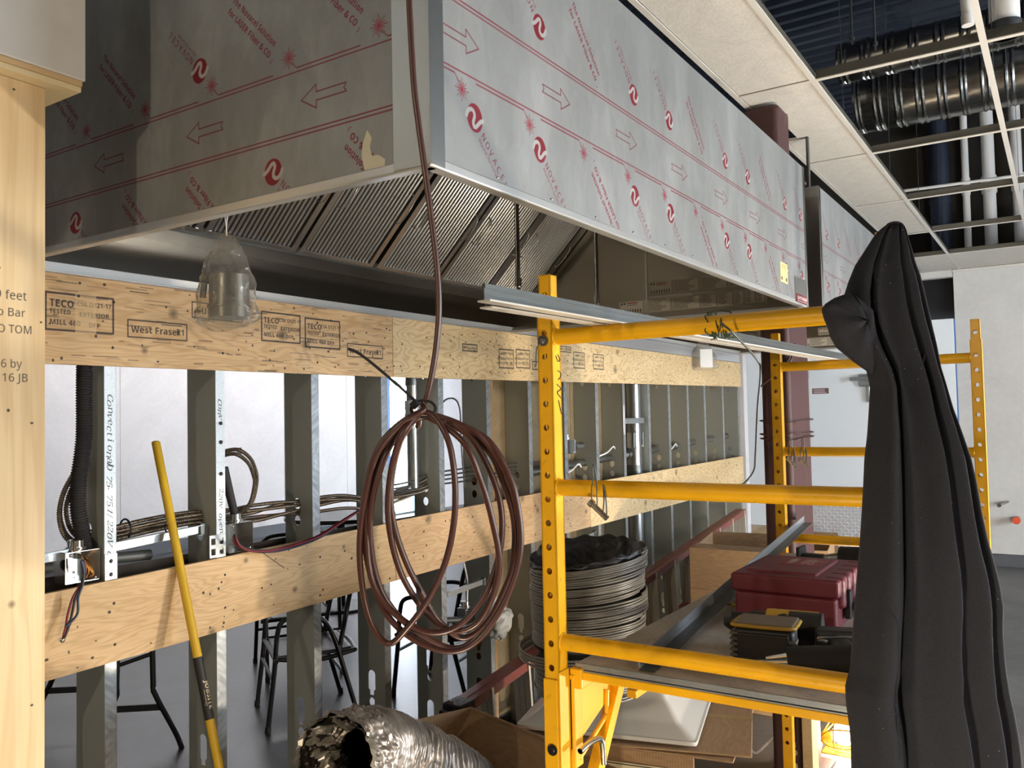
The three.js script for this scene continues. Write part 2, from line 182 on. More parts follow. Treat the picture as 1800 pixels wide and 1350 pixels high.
// ---------------------------------------------------------------- plain materials
const M = {
  filterSteel: phy({ color: 0xc6c9cb, metalness: 1, roughness: 0.27 }),
  stainless: phy({ color: 0xadaea9, metalness: 1, roughness: 0.28 }),
  stainlessDull: phy({ color: 0x958d80, metalness: 1, roughness: 0.33 }),
  lip: std({ color: 0xc4c5c4, metalness: 0.6, roughness: 0.32 }),
  galv: std({ color: 0x8f9390, map: spangle, metalness: 0.85, roughness: 0.42 }),
  galvStud: std({ color: 0xa2a49b, metalness: 0.35, roughness: 0.42 }),
  galvBright: std({ color: 0xd2d8da, map: spangle, metalness: 0.65, roughness: 0.4 }),
  duct: std({ color: 0xaaa9a4, map: spangle, metalness: 1, roughness: 0.24, bumpMap: smudge, bumpScale: 0.002 }),
  chrome: std({ color: 0xd8d8d6, metalness: 1, roughness: 0.14 }),
  conduit: std({ color: 0x9a9c9a, metalness: 0.9, roughness: 0.3 }),
  armour: std({ color: 0x85796a, metalness: 0.9, roughness: 0.33 }),
  black: std({ color: 0x1b1b1b, roughness: 0.5 }),
  blackSoft: std({ color: 0x1d1b1a, roughness: 0.7 }),
  darkMetal: std({ color: 0x1c1c1e, roughness: 0.38, metalness: 0.3 }),
  white: std({ color: 0xe9e8e4, roughness: 0.55 }),
  whiteGloss: std({ color: 0xe4e4e2, roughness: 0.3 }),
  tee: std({ color: 0xdad6cd, roughness: 0.4 }),
  teeWeb: std({ color: 0x77756c, roughness: 0.45, metalness: 0.7 }),
  tile: std({ color: 0xf4efe4, map: speck, roughness: 0.9 }),
  yellow: std({ color: 0xffffff, map: wornYellow, roughness: 0.34, bumpMap: smudge, bumpScale: 0.0004 }),
  yellowPole: std({ color: 0xc8a01c, roughness: 0.42 }),
  redSteel: std({ color: 0x412422, roughness: 0.6, bumpMap: smudge, bumpScale: 0.002 }),
  ladderRed: std({ color: 0x7c3a32, roughness: 0.4 }),
  hose: phy({ color: 0x4a2a22, roughness: 0.36, clearcoat: 0.3, clearcoatRoughness: 0.3 }),
  wireRed: std({ color: 0x6e1220, roughness: 0.4 }), wireBlue: std({ color: 0x1c2f46, roughness: 0.4 }), wireBlack: std({ color: 0x0e0e10, roughness: 0.4 }),
  copper: std({ color: 0xb07a3c, metalness: 1, roughness: 0.3 }),
  wall: std({ color: 0xf4f2f2, map: drywallMap, roughness: 0.85 }),
  upperWallShaded: std({ color: 0x35322c, map: drywallMap, roughness: 0.9 }),
  gapShade: std({ color: 0x0c0c0c, roughness: 0.9 }),
  backPanel: phy({ color: 0x6c665e, metalness: 1, roughness: 0.22 }),
  floorShaded: phy({ color: 0x56575b, map: concreteMap, roughness: 0.3, clearcoat: 0.15, clearcoatRoughness: 0.4 }),
  tread: std({ color: 0xcfc9ba, metalness: 0.3, roughness: 0.4 }),
  block: std({ color: 0x77746e, map: drywallMap, roughness: 0.9 }),
  wallWarm: std({ color: 0xeceae6, map: drywallMap, roughness: 0.85 }),
  paper: std({ color: 0xd9d2c4, map: paperMap, roughness: 0.9 }),
  floor: phy({ color: 0x8a8a89, map: concreteMap, roughness: 0.5, bumpMap: concreteRough, bumpScale: 0.0005, clearcoat: 0.15, clearcoatRoughness: 0.4 }),
  deck: std({ color: 0x232c3d, roughness: 0.6, metalness: 0.2 }),
  card: std({ color: 0xffffff, map: cardMap, roughness: 0.9 }),
  cloth: phy({ color: 0x34363d, map: clothMap, roughness: 0.95, sheen: 0.35, sheenColor: new THREE.Color(0x55566a), sheenRoughness: 0.6, bumpMap: clothMap, bumpScale: 0.0006 }),
  cooler: std({ color: 0xf2f8fb, roughness: 0.35 }),
  coverBase: std({ color: 0x55575c, roughness: 0.6 }),
  blue: std({ color: 0x3e6ea8, roughness: 0.4 }),
  foil: std({ color: 0xb4ab98, metalness: 1, roughness: 0.3, bumpMap: smudge, bumpScale: 0.004 }),
  flexGrey: std({ color: 0x77746e, roughness: 0.4, metalness: 0.25 }),
  plastic: phy({ color: 0xb9b8b2, roughness: 0.45, clearcoat: 0.2 }),
  caseRed: std({ color: 0x62202a, roughness: 0.5, bumpMap: smudge, bumpScale: 0.0008 }),
  toolYellow: std({ color: 0xb08a24, roughness: 0.5 }), toolRed: std({ color: 0x6a1f26, roughness: 0.5 }),
  glass: phy({ color: 0xffffff, transmission: 1, thickness: 0, roughness: 0.02 }),
  bag: phy({ color: 0xe6e4df, transmission: 0.9, thickness: 0, roughness: 0.1, ior: 1.4, bumpMap: smudge, bumpScale: 0.02 }),
  sticker: std({ color: 0xd9d0a8, roughness: 0.6 }),
  platform: std({ color: 0xffffff, map: dustMap, roughness: 0.85 }),
  moss: std({ color: 0x3c4a2e, roughness: 1 }),
  orange: std({ color: 0xe2512a, roughness: 0.5 }),
};

// ---------------------------------------------------------------- the protective film with its red print
// origin: top left of the sheet in metres; the pattern of one half is the other half turned by 180 degrees
function logo(g, x, y, s, turn, a) {                  // disc with a ribbon N, and the word beside it
  g.save(); g.translate(x, y); g.rotate(turn); const R = 0.0245 * s;
  g.save(); g.rotate(-turn + (Math.abs(turn) > 1.6 ? Math.PI : 0)); g.fillStyle = `rgba(118,8,22,${a})`; g.beginPath(); g.ellipse(0, 0, R * 0.95, R, 0, 0, 7); g.fill();
  g.strokeStyle = 'rgb(168,168,164)'; g.lineWidth = R * 0.32; g.lineCap = 'round'; g.lineJoin = 'round';
  g.beginPath(); g.moveTo(-R * 1.0, R * 0.05); g.bezierCurveTo(-R * 0.7, -R * 0.75, R * 0.0, -R * 0.6, -R * 0.02, -R * 0.15); g.bezierCurveTo(-R * 0.05, R * 0.2, -R * 0.35, R * 0.3, -R * 0.1, R * 0.62); g.bezierCurveTo(R * 0.25, R * 0.75, R * 0.45, R * 0.1, R * 1.0, -R * 0.02); g.stroke(); g.restore();
  g.fillStyle = `rgba(108,10,24,${a})`; g.textBaseline = 'middle'; g.textAlign = 'left'; g.font = `${Math.round(0.019 * s)}px sans-serif`; let cx = R * 1.25;
  for (const ch of 'NOVACEL') { g.fillText(ch, cx, 0); cx += 0.0165 * s; }
  g.font = `${Math.round(0.009 * s)}px sans-serif`; g.fillText('Beyond The Surface', R * 1.3, 0.0145 * s); g.restore();
}
function laserText(g, x, y, s, turn, a) { g.save(); g.translate(x, y); g.rotate(turn); g.fillStyle = `rgba(108,10,24,${a})`; g.textBaseline = 'middle'; g.textAlign = 'center'; g.font = `bold ${Math.round(0.0165 * s)}px sans-serif`; g.fillText('The Novacel Solution', -0.004 * s, -0.0105 * s, 0.165 * s); g.fillText('for LASER Fiber & CO', -0.002 * s, 0.0125 * s, 0.165 * s); g.font = `${Math.round(0.011 * s)}px sans-serif`; g.fillText('2', 0.09 * s, 0.0185 * s); g.restore(); }
function burst(g, x, y, s, a) { const gr = g.createRadialGradient(x, y, 0, x, y, 0.011 * s); gr.addColorStop(0, `rgba(130,6,24,${a})`); gr.addColorStop(1, 'rgba(170,40,55,0)'); g.fillStyle = gr; g.beginPath(); g.arc(x, y, 0.011 * s, 0, 7); g.fill(); g.strokeStyle = `rgba(116,10,24,${a})`; g.lineWidth = 0.0011 * s; for (let i = 0; i < 16; i++) { const t = i / 16 * 6.283, r1 = i % 2 ? 0.015 : 0.02; g.beginPath(); g.moveTo(x + Math.cos(t) * 0.007 * s, y + Math.sin(t) * 0.007 * s); g.lineTo(x + Math.cos(t) * r1 * s, y + Math.sin(t) * r1 * s); g.stroke(); } }
function arrow(g, x, y, s, dir, a) { g.save(); g.translate(x, y); g.scale(dir, 1); g.strokeStyle = `rgba(98,16,26,${a})`; g.lineWidth = 0.0018 * s; g.beginPath(); [[-0.056, -0.0075], [0.018, -0.0075], [0.018, -0.021], [0.056, 0], [0.018, 0.021], [0.018, 0.0075], [-0.056, 0.0075], [-0.05, 0], [-0.056, -0.0075]].forEach(([u, v], i) => i ? g.lineTo(u * s, v * s) : g.moveTo(u * s, v * s)); g.stroke(); g.restore(); }
function film(L, Hh, s, o) {                           // o: {kink, plain, u0, dir, flip, peel}
  return canvas(Math.round(L * s), Math.round(Hh * s), (g, w, h) => {
    g.fillStyle = 'rgb(138,139,137)'; g.fillRect(0, 0, w, h);
    for (let i = 0; i < 500; i++) { g.fillStyle = rnd() > 0.5 ? 'rgba(255,255,255,0.02)' : 'rgba(60,60,60,0.02)'; const r = rr(20, 160); g.beginPath(); g.ellipse(rr(0, w), rr(0, h), r * 0.5, r, 0, 0, 7); g.fill(); }
    const a = 0.95, P = 0.2205, D = o.flip ? -1 : 1;
    g.strokeStyle = 'rgba(112,10,24,0.95)'; g.lineWidth = 0.0019 * s;
    for (const dv of [-0.0036, 0.0036]) { g.beginPath(); g.moveTo(0, (o.plain + dv) * s); g.lineTo(w, (o.plain + dv) * s); g.stroke(); }
    g.beginPath(); g.moveTo(0, (o.kink - D * 0.0036) * s); g.lineTo(w, (o.kink - D * 0.0036) * s); g.stroke();
    for (let k = -2; k < 14; k++) {
      const bu = o.u0 + k * P * D;                     // burst
      const by = o.kink + D * 0.026; burst(g, bu * s, by * s, s, a);
      g.strokeStyle = 'rgba(112,10,24,0.95)'; g.lineWidth = 0.0012 * s; g.beginPath(); g.moveTo((bu - D * 0.006) * s, (by - D * 0.01) * s); g.lineTo((bu - D * 0.02) * s, (o.kink + D * 0.0036) * s); g.stroke();
      g.lineWidth = 0.0019 * s; g.beginPath(); g.moveTo((bu - D * 0.02) * s, (o.kink + D * 0.0036) * s); g.lineTo((bu - D * (0.02 + 0.158)) * s, (o.kink + D * 0.0036) * s); g.stroke();
      const near = ((k % 3) + 3) % 3, t0 = Math.PI / 4 + (o.flip ? Math.PI : 0);
      if (o.low(near, k)) logo(g, (bu + D * 0.037) * s, (o.kink + D * 0.064) * s, s, t0, a); else laserText(g, (bu + D * 0.098) * s, (o.kink + D * 0.108) * s, s, t0 + Math.PI, a);
      if (o.up(near, k)) logo(g, (bu + D * 0.045) * s, (o.plain - D * 0.056) * s, s, t0 + Math.PI, a); else laserText(g, (bu + D * 0.02) * s, (o.plain - D * 0.092) * s, s, t0, a);
    }
    for (let k = 0; k < 10; k++) arrow(g, (o.a0 + k * 0.331) * s, (o.plain + o.kink) / 2 * s, s, D, 0.9);
    if (o.peel) { g.fillStyle = 'rgb(206,198,172)'; g.beginPath(); const q = [[0.021, -0.05], [0.033, -0.035], [0.028, -0.02], [0.03, -0.005], [0.045, -0.004], [0.062, 0.006], [0.058, 0.018], [0.04, 0.03], [0.022, 0.026], [0.01, 0.012], [0.008, -0.01], [0.012, -0.03]]; q.forEach(([u, v], i) => i ? g.lineTo((o.peel[0] + u + rr(-0.002, 0.002)) * s, (o.peel[1] + v) * s) : g.moveTo((o.peel[0] + u) * s, (o.peel[1] + v) * s)); g.fill(); }
  });
}
const FILMTOP = 2.59, FILMBOT = 2.045;
const filmFront = film(2.355, FILMTOP - FILMBOT, 860, { kink: FILMTOP - 2.215, plain: FILMTOP - 2.336, u0: 1.144 - 1.09, a0: 1.141 - 1.09, flip: false, low: (n) => n !== 2, up: (n) => n !== 2 });
const filmEnd = film(1.325, FILMTOP - FILMBOT, 900, { kink: FILMTOP - 2.267, plain: FILMTOP - 2.151, u0: 2.24 - 0.944, a0: 0.17, flip: true, low: (n) => n === 2, up: (n) => n === 1, peel: [1.245, FILMTOP - 2.075] });
const filmMat = (t) => phy({ map: t, color: 0xffffff, metalness: 0.35, roughness: 0.52, clearcoat: 0.12, clearcoatRoughness: 0.45, bumpMap: smudge, bumpScale: 0.0012 });
const filmFrontMat = filmMat(filmFront), filmEndMat = filmMat(filmEnd);
// a flat sheet with its own 0..1 uv: corner a (top left), along u to b, down to c
function panel(a, b, c, nu = 1, nv = 1) { const A = V(...a), B = V(...b), C = V(...c); return sheet((u, v) => A.clone().addScaledVector(B.clone().sub(A), u).addScaledVector(C.clone().sub(A), 1 - v), nu, nv); }
// a thin sheet with thickness behind it (n = outward normal), front face carries uv 0..1
function slab(a, b, c, n, t) {
  const A = V(...a), B = V(...b), C = V(...c), N = V(...n).multiplyScalar(-t), Dd = B.clone().add(C).sub(A), q = [A, B, Dd, C], k = q.map((p) => p.clone().add(N)), pos = [], uv = [], U = [[0, 1], [1, 1], [1, 0], [0, 0]];
  const quad = (p, r) => { for (const i of [0, 3, 2, 0, 2, 1]) { pos.push(p[i].x, p[i].y, p[i].z); uv.push(...r[i]); } };
  quad(q, U); quad([k[1], k[0], k[3], k[2]], U.map(() => [0.01, 0.01]));
  for (let i = 0; i < 4; i++) { const j = (i + 1) % 4; quad([q[j], q[i], k[i], k[j]], U.map(() => [0.01, 0.01])); }
  const g = new THREE.BufferGeometry(); g.setAttribute('position', new THREE.Float32BufferAttribute(pos, 3)); g.setAttribute('uv', new THREE.Float32BufferAttribute(uv, 2)); g.computeVertexNormals(); return g;
}
// ---------------------------------------------------------------- room shell
const XW = -2.24, XF = -2.256, SD = 0.14;          // face of the backing boards, face of the studs, stud depth
const XL = -9.0, XR = 4.6, ZF = -9.35, ZN = 4.2, ZL = -13.2, ROOF = 4.6, CEIL = 2.98;
{
  const f = obj('floor', uvm(box(XF - SD - 0.02, XR + 0.3, FY - 0.2, FY, ZN + 0.3, ZL - 0.3)), M.floor); f.userData.kind = 'structure';
  const f2 = obj('floor', uvm(box(XL - 0.3, XF - SD - 0.02, FY - 0.2, FY, ZN + 0.3, ZL - 0.3)), M.floorShaded); f2.userData.kind = 'structure';  // same floor on the dining side, its dimmer light put into a darker colour
  // far wall of the kitchen: white board, dark base; the walk-in cooler front stands left of it in the same plane
  const wb = struct('wall_back');
  obj('panel', uvm(rbox(-0.885, XR, 0.22, CEIL, ZF, ZF - 0.15, 0.004)), M.wallWarm, wb);
  obj('panel', uvm(box(XW - 0.16, XR, CEIL + 0.001, ROOF, ZF, ZF - 0.15)), M.upperWallShaded, wb, 'wall above the ceiling rails, shade put into its dark colour');  // unlit zone above the ceiling: the shade is in the colour
  obj('panel', uvm(box(XW - 0.16, -0.885, 2.92, CEIL, ZF - 0.02, ZF - 0.15)), M.wallWarm, wb);
  obj('gap_shade', uvm(rbox(-3.1, -0.89, 2.5, 2.92, ZF - 0.1, ZF - 0.15, 0.003)), M.gapShade, wb);  // no real board: black sheet painted as the shade in the gap above the cooler
  obj('base_strip', uvm(rbox(-0.885, XR, FY, 0.215, ZF + 0.004, ZF - 0.1, 0.004)), M.coverBase, wb);
  obj('film_strip', rbox(-0.898, -0.884, FY, 2.5, ZF + 0.006, ZF - 0.02, 0.002), M.blue, wb);
  // right wall: three panes look out on the day
  const wr = struct('wall_right');
  obj('panel', uvm(box(XR, XR + 0.2, FY, 0.5, ZN, ZF - 0.15)), M.block, wr);
  obj('panel', uvm(box(XR, XR + 0.2, 3.0, ROOF, ZN, ZF - 0.15)), M.block, wr);
  obj('panel', uvm(box(XR, XR + 0.2, 0.5, 3.0, ZN, -2.7)), M.block, wr);
  obj('panel', uvm(box(XR, XR + 0.2, 0.5, 3.0, -6.6, ZF - 0.15)), M.block, wr);
  const w1 = struct('window_1');
  for (let i = 0; i <= 3; i++) obj('mullion', rbox(XR + 0.06, XR + 0.14, 0.5, 3.0, -2.7 - i * 1.3 + 0.03, -2.7 - i * 1.3 - 0.03, 0.004), M.darkMetal, w1);
  for (const y of [0.53, 2.97]) obj('rail', rbox(XR + 0.06, XR + 0.14, y - 0.03, y + 0.03, -2.7, -6.6, 0.004), M.darkMetal, w1);
  for (let i = 0; i < 3; i++) obj('pane', box(XR + 0.095, XR + 0.105, 0.55, 2.95, -2.73 - i * 1.3, -3.97 - i * 1.3), M.glass, w1);
  // front wall behind the camera
  const wf = struct('wall_front');
  obj('panel', uvm(box(XW, XR + 0.2, FY, ROOF, ZN, ZN + 0.2)), M.block, wf);
  obj('panel', uvm(box(XL - 0.2, XW, FY, ROOF, ZN, ZN + 0.2)), M.block, wf);
  // far long wall of the dining room with a narrow glazed door
  const wl = struct('wall_left'), D0 = -10.12, D1 = -10.98;
  const sheets = [-3.9, -4.42, -5.62, -6.83, -8.03, -9.24, D0];
  for (let i = 0; i < sheets.length - 1; i++) obj('drywall_sheet', uvm(rbox(XL - 0.2, XL, 0.24, ROOF, sheets[i], sheets[i + 1] + 0.004, 0.003)), M.wall, wl);
  obj('panel', uvm(box(XL - 0.2, XL, FY, ROOF, ZN, -3.9)), M.wall, wl);
  for (const z of [-4.6, -6.6, -8.6]) {               // added, unseen ceiling panels that brighten the dining room wall
    const q = thing('added_ceiling_light', ['near', 'middle', 'far'][Math.round((-z - 4.6) / 2)] + ' added unseen light panel in the dining room ceiling, to brighten the white wall', 'added ceiling light');
    obj('frame', [rbox(-7.95, -7.25, 3.43, 3.449, z + 0.62, z + 0.6, 0.003), rbox(-7.95, -7.25, 3.43, 3.449, z - 0.6, z - 0.62, 0.003), rbox(-7.95, -7.93, 3.43, 3.449, z + 0.6, z - 0.6, 0.003), rbox(-7.27, -7.25, 3.43, 3.449, z + 0.6, z - 0.6, 0.003)], M.whiteGloss, q);
    obj('diffuser', box(-7.93, -7.27, 3.44, 3.449, z + 0.6, z - 0.6), std({ color: 0xffffff, emissive: new THREE.Color(1, 0.97, 0.97), emissiveIntensity: 2 }), q);
    const L = new THREE.RectAreaLight(new THREE.Color(1, 0.965, 0.97), 15, 0.64, 1.18); L.name = 'fill_panel_light'; L.position.set(-7.6, 3.436, z); L.rotation.x = -Math.PI / 2; L.castShadow = true; scene.add(L);
  }
  const c2 = struct('ceiling_2'); obj('panel', uvm(box(XL, XF - SD - 0.05, 3.45, 3.5, ZN, ZL)), M.wall, c2);
  obj('panel', uvm(box(XL - 0.2, XL, 2.75, ROOF, D0, D1)), M.wall, wl);
  obj('panel', uvm(box(XL - 0.2, XL, FY, ROOF, D1, ZL)), M.wall, wl);
  obj('base_strip', uvm(box(XL - 0.2, XL + 0.008, FY, 0.24, -3.9, D0)), M.coverBase, wl);
  const d1 = struct('door_1');
  for (const z of [D0 - 0.04, D1 + 0.05]) obj('door_frame', rbox(XL - 0.12, XL + 0.01, FY, 2.75, z + 0.045, z - 0.045, 0.004), M.blue, d1);
  obj('door_frame', rbox(XL - 0.12, XL + 0.01, 2.65, 2.75, D0, D1, 0.004), M.blue, d1);
  obj('threshold', rbox(XL - 0.15, XL + 0.02, FY, FY + 0.03, D0, D1, 0.004), M.galv, d1);
  obj('rail', rbox(XL - 0.1, XL - 0.04, 2.16, 2.26, D0, D1, 0.004), M.whiteGloss, d1);
  obj('pane', box(XL - 0.08, XL - 0.07, FY + 0.03, 2.7, D0 - 0.06, D1 + 0.07), M.glass, d1);
  const we = struct('wall_end');
  // a wide shop window fills the far end of the dining room
  obj('panel', uvm(box(XL - 0.2, XW - 0.16, FY, 0.3, ZL, ZL - 0.2)), M.wall, we); obj('panel', uvm(box(XL - 0.2, XW - 0.16, 3.3, ROOF, ZL, ZL - 0.2)), M.wall, we);
  obj('panel', uvm(box(XL - 0.2, -6.4, 0.3, 3.3, ZL, ZL - 0.2)), M.wall, we); obj('panel', uvm(box(-2.8, XW - 0.16, 0.3, 3.3, ZL, ZL - 0.2)), M.wall, we);
  const w2 = struct('window_2');
  for (let i = 0; i <= 4; i++) obj('mullion', rbox(-6.4 + i * 0.9 - 0.03, -6.4 + i * 0.9 + 0.03, 0.3, 3.3, ZL - 0.06, ZL - 0.14, 0.004), M.darkMetal, w2);
  for (const y of [0.33, 3.27]) obj('rail', rbox(-6.4, -2.8, y - 0.03, y + 0.03, ZL - 0.06, ZL - 0.14, 0.004), M.darkMetal, w2);
  for (let i = 0; i < 4; i++) obj('pane', box(-6.37 + i * 0.9, -5.53 + i * 0.9, 0.35, 3.25, ZL - 0.105, ZL - 0.095), M.glass, w2);
  obj('panel', uvm(box(XW - 0.16, XW, FY, ROOF, ZF - 0.1, ZL)), M.wall, we);
  // corrugated roof deck
  const roof = struct('roof_deck'), n = 92, p = [];
  for (let i = 0; i < n; i++) { const z = ZN - i * 0.15; p.push([z, 0], [z - 0.05, 0], [z - 0.075, 0.045], [z - 0.125, 0.045]); }
  const s = new THREE.Shape(); s.moveTo(p[0][0], p[0][1]); for (const [a, b] of p) s.lineTo(a, b); s.lineTo(p[p.length - 1][0], 0.12); s.lineTo(p[0][0], 0.12); s.closePath();
  obj('deck_sheet', extr(s, XR - XL + 0.4).rotateY(-Math.PI / 2).translate(0, 0, 0).applyMatrix4(new THREE.Matrix4().makeScale(1, 1, 1)).translate(XR + 0.2, ROOF - 0.02, 0), M.deck, roof);
  obj('deck_sheet', uvm(box(XL - 0.2, XR + 0.2, ROOF + 0.09, ROOF + 0.2, ZN + 0.2, ZL - 0.2)), M.deck, roof);
}
// ---------------------------------------------------------------- suspended ceiling: rails, and the few tiles that are in
{
  const c = struct('ceiling'), mains = [-1.14, -0.82, -0.205, 0.405, 1.015, 1.625], cross = [-1.19, -2.38, -3.57, -4.78, -5.99, -7.18, -8.33];
  const teeZ = (x, z0, z1) => { obj('main_tee', rbox(x - 0.012, x + 0.012, CEIL - 0.002, CEIL + 0.002, z0, z1, 0.0008), M.tee, c); obj('tee_web', [box(x - 0.0015, x + 0.0015, CEIL + 0.002, CEIL + 0.034, z0, z1), box(x - 0.004, x + 0.004, CEIL + 0.032, CEIL + 0.04, z0, z1)], M.teeWeb, c); };
  const teeX = (z, x0, x1) => { obj('cross_tee', rbox(x0, x1, CEIL - 0.003, CEIL + 0.0015, z + 0.012, z - 0.012, 0.0008), M.tee, c); obj('tee_web', [box(x0, x1, CEIL + 0.002, CEIL + 0.034, z + 0.0015, z - 0.0015), box(x0, x1, CEIL + 0.032, CEIL + 0.04, z + 0.004, z - 0.004)], M.teeWeb, c); };
  for (const x of mains) teeZ(x, x < -1 ? -0.9 : 0.8, ZF);
  for (const z of cross) for (let i = 0; i < mains.length - 1; i++) teeX(z, mains[i] + 0.012, mains[i + 1] - 0.012);
  obj('wall_angle', [rbox(-0.885, XR, CEIL - 0.02, CEIL, ZF + 0.002, ZF + 0.02, 0.001)], M.tee, c);
  const zs = [-0.9, -1.19, -2.38, -3.57, -4.78, -5.99, -7.18];
  for (let i = 0; i < zs.length - 1; i++) {
    const z0 = zs[i] - 0.014, z1 = zs[i + 1] + 0.014, s = new THREE.Shape(), x0 = -1.126, x1 = -0.834;
    s.moveTo(x0, -z0); s.lineTo(x1, -z0); s.lineTo(x1, -z1);
    if (i === 3) { s.lineTo(x0, -z1); s.lineTo(x0, 4.32); s.lineTo(-1.02, 4.32); s.lineTo(-1.02, 4.29); s.lineTo(-1.07, 4.29); s.lineTo(-1.07, 3.93); s.lineTo(-1.02, 3.93); s.lineTo(-1.02, 3.89); s.lineTo(x0, 3.89); } else s.lineTo(x0, -z1);
    s.closePath();
    const g = extr(s, 0.016).rotateX(-Math.PI / 2).translate(0, CEIL + 0.003, 0);
    obj('ceiling_tile', uvm(g), M.tile, c);
  }
  const xs = [-2.1, -1.14, -0.82, -0.205, 0.405, 1.015, 1.625];
  for (let i = 0; i < xs.length - 1; i++) obj('ceiling_tile', uvm(rbox(xs[i] + 0.012, xs[i + 1] - 0.012, CEIL + 0.003, CEIL + 0.019, -8.345, ZF + 0.02, 0.002)), M.tile, c);
  obj('soffit_edge', uvm(box(-2.2, -0.89, CEIL - 0.06, CEIL + 0.02, ZF, ZF + 0.01)), M.wallWarm, c);
  // hanger wires and rods down to the rails
  const k = [];
  for (const x of [-0.82, -0.205]) for (const z of [-2.9, -4.15, -5.4, -6.6, -7.8]) k.push(rod([x, CEIL + 0.03, z], [x + rr(-0.02, 0.02), ROOF, z + rr(-0.02, 0.02)], 0.0018, 5));
  obj('hanger_wire', k, M.galv, c); 
}
// ---------------------------------------------------------------- above the ceiling: ducts, pipes, beam
{
  const spiral = (name, label, y, z, r, x0, x1) => {
    const t = thing(name, label, 'duct'), pts = [], n = 340;
    for (let i = 0; i <= n; i++) { const q = i / n, k = (q * (x1 - x0)) % 0.115, rib = k < 0.012 ? 0.006 : k > 0.03 && k < 0.042 ? 0.006 : 0; pts.push([r + rib, x0 + q * (x1 - x0)]); }
    const g = new THREE.LatheGeometry(pts.map(([a, b]) => new THREE.Vector2(a, b)), 40).rotateZ(-Math.PI / 2).translate(0, y, z);
    obj('duct_wall', toCreasedNormals(g, 0.5), M.duct, t);
    return t;
  };
  spiral('spiral_duct', 'lower galvanised spiral duct crossing above the open ceiling rails', 3.56, -5.62, 0.2, -1.02, 2.6);
  spiral('spiral_duct', 'upper galvanised spiral duct, higher and partly hidden by a ceiling rail', 3.46, -4.7, 0.1, -0.94, 2.6);
  const pipe = (label, x, r, z, y0, y1, grp) => { const t = thing('drain_pipe', label, 'pipe', [0, 0, 0], grp); obj('pipe', rod([x, y0, z], [x, y1, z], r, 20), M.white, t); obj('coupling', rod([x, y0 + 0.62, z], [x, y0 + 0.78, z], r * 1.2, 20), M.white, t); };
  pipe('widest white drain pipe behind the open ceiling rails at upper right', -0.53, 0.055, -9.15, CEIL + 0.05, ROOF);
  pipe('white drain pipe left of the widest one, with a coupling', -0.72, 0.032, -9.1, CEIL + 0.05, ROOF);
  pipe('white drain pipe right of the widest one behind the rails', -0.3, 0.045, -9.2, CEIL + 0.05, ROOF);
  const dp = thing('round_duct', 'dark grey vertical pipe duct behind the ceiling rails left of the white pipes', 'duct'); obj('duct_wall', rod([-0.95, CEIL + 0.05, -9.15], [-0.95, ROOF, -9.15], 0.09, 24), M.deck, dp); obj('collar', rod([-0.95, 3.6, -9.15], [-0.95, 3.66, -9.15], 0.096, 24), M.deck, dp);
  const vp = thing('vent_pipe', 'pale vent pipe coming down past the near ceiling rail at top right', 'pipe'); obj('pipe', rod([-0.286, 3.245, -4.04], [-0.34, ROOF, -4.04], 0.022, 24), M.white, vp); obj('coupling', rod([-0.286, 3.245, -4.04], [-0.288, 3.29, -4.04], 0.025, 24), M.white, vp);
  const vp2 = thing('vent_pipe', 'wide pale vent pipe right of the ceiling rail at top right', 'pipe'); obj('pipe', rod([-0.16, 3.24, -4.25], [-0.16, ROOF, -4.25], 0.06, 24), M.white, vp2); obj('coupling', rod([-0.16, 3.24, -4.25], [-0.16, 3.3, -4.25], 0.066, 24), M.galv, vp2);
  for (const [x, z, y0, l] of [[-0.78, -4.2, 3.35, 'threaded rod hanging over the far tiles, left of two'], [-0.68, -4.2, 3.3, 'threaded rod hanging over the far tiles, right of two'], [-0.42, -5.62, 4.0, 'threaded rod holding the lower spiral duct']]) { const t = thing('threaded_rod', l, 'rod'); obj('rod', rod([x, y0, z], [x, ROOF, z], 0.005, 8), M.galv, t); obj('nut', rod([x, y0 + 0.02, z], [x, y0 + 0.035, z], 0.012, 6), M.galv, t); }
  const sp = thing('sprinkler_pipe', 'thin grey pipe crossing behind the ceiling rails', 'pipe'); obj('pipe', rod([-1.0, 3.33, -7.2], [2.5, 3.28, -7.25], 0.012, 10), M.white, sp); obj('fitting', rod([-0.4, 3.3, -7.22], [-0.34, 3.3, -7.22], 0.02, 10), M.white, sp);
  const b = thing('steel_column', 'dark red painted square steel column standing between the two hoods', 'column');
  obj('shaft', rbox(-1.055, -0.935, FY, 2.615, -3.495, -3.81, 0.022, 4), M.redSteel, b); obj('cap_plate', rbox(-1.075, -0.92, 2.615, 2.63, -3.48, -3.82, 0.003), M.redSteel, b);
  const sb = thing('steel_beam', 'dark red steel beam end above the near hood, under the ceiling tiles', 'beam'); obj('tube', rbox(-2.3, -1.0, 2.632, 2.975, -3.7, -3.88, 0.03, 4), M.redSteel, sb);
  obj('base_plate', rbox(-1.1, -0.89, FY, FY + 0.016, -3.45, -3.86, 0.003), M.redSteel, b);
  const spots = []; for (let i = 0; i < 26; i++) { const y = 0.15 + rnd() * 0.5, onX = rnd() > 0.6; const g = new THREE.SphereGeometry(1, 8, 5).scale(onX ? 0.0015 : rr(0.004, 0.012), rr(0.005, 0.02), onX ? rr(0.004, 0.01) : 0.0015); spots.push(onX ? g.translate(-0.935, y, rr(-3.78, -3.52)) : g.translate(rr(-1.035, -0.955), y, -3.495)); }
  obj('paint_spots', spots, M.sticker, b).userData.kind = 'stuff';
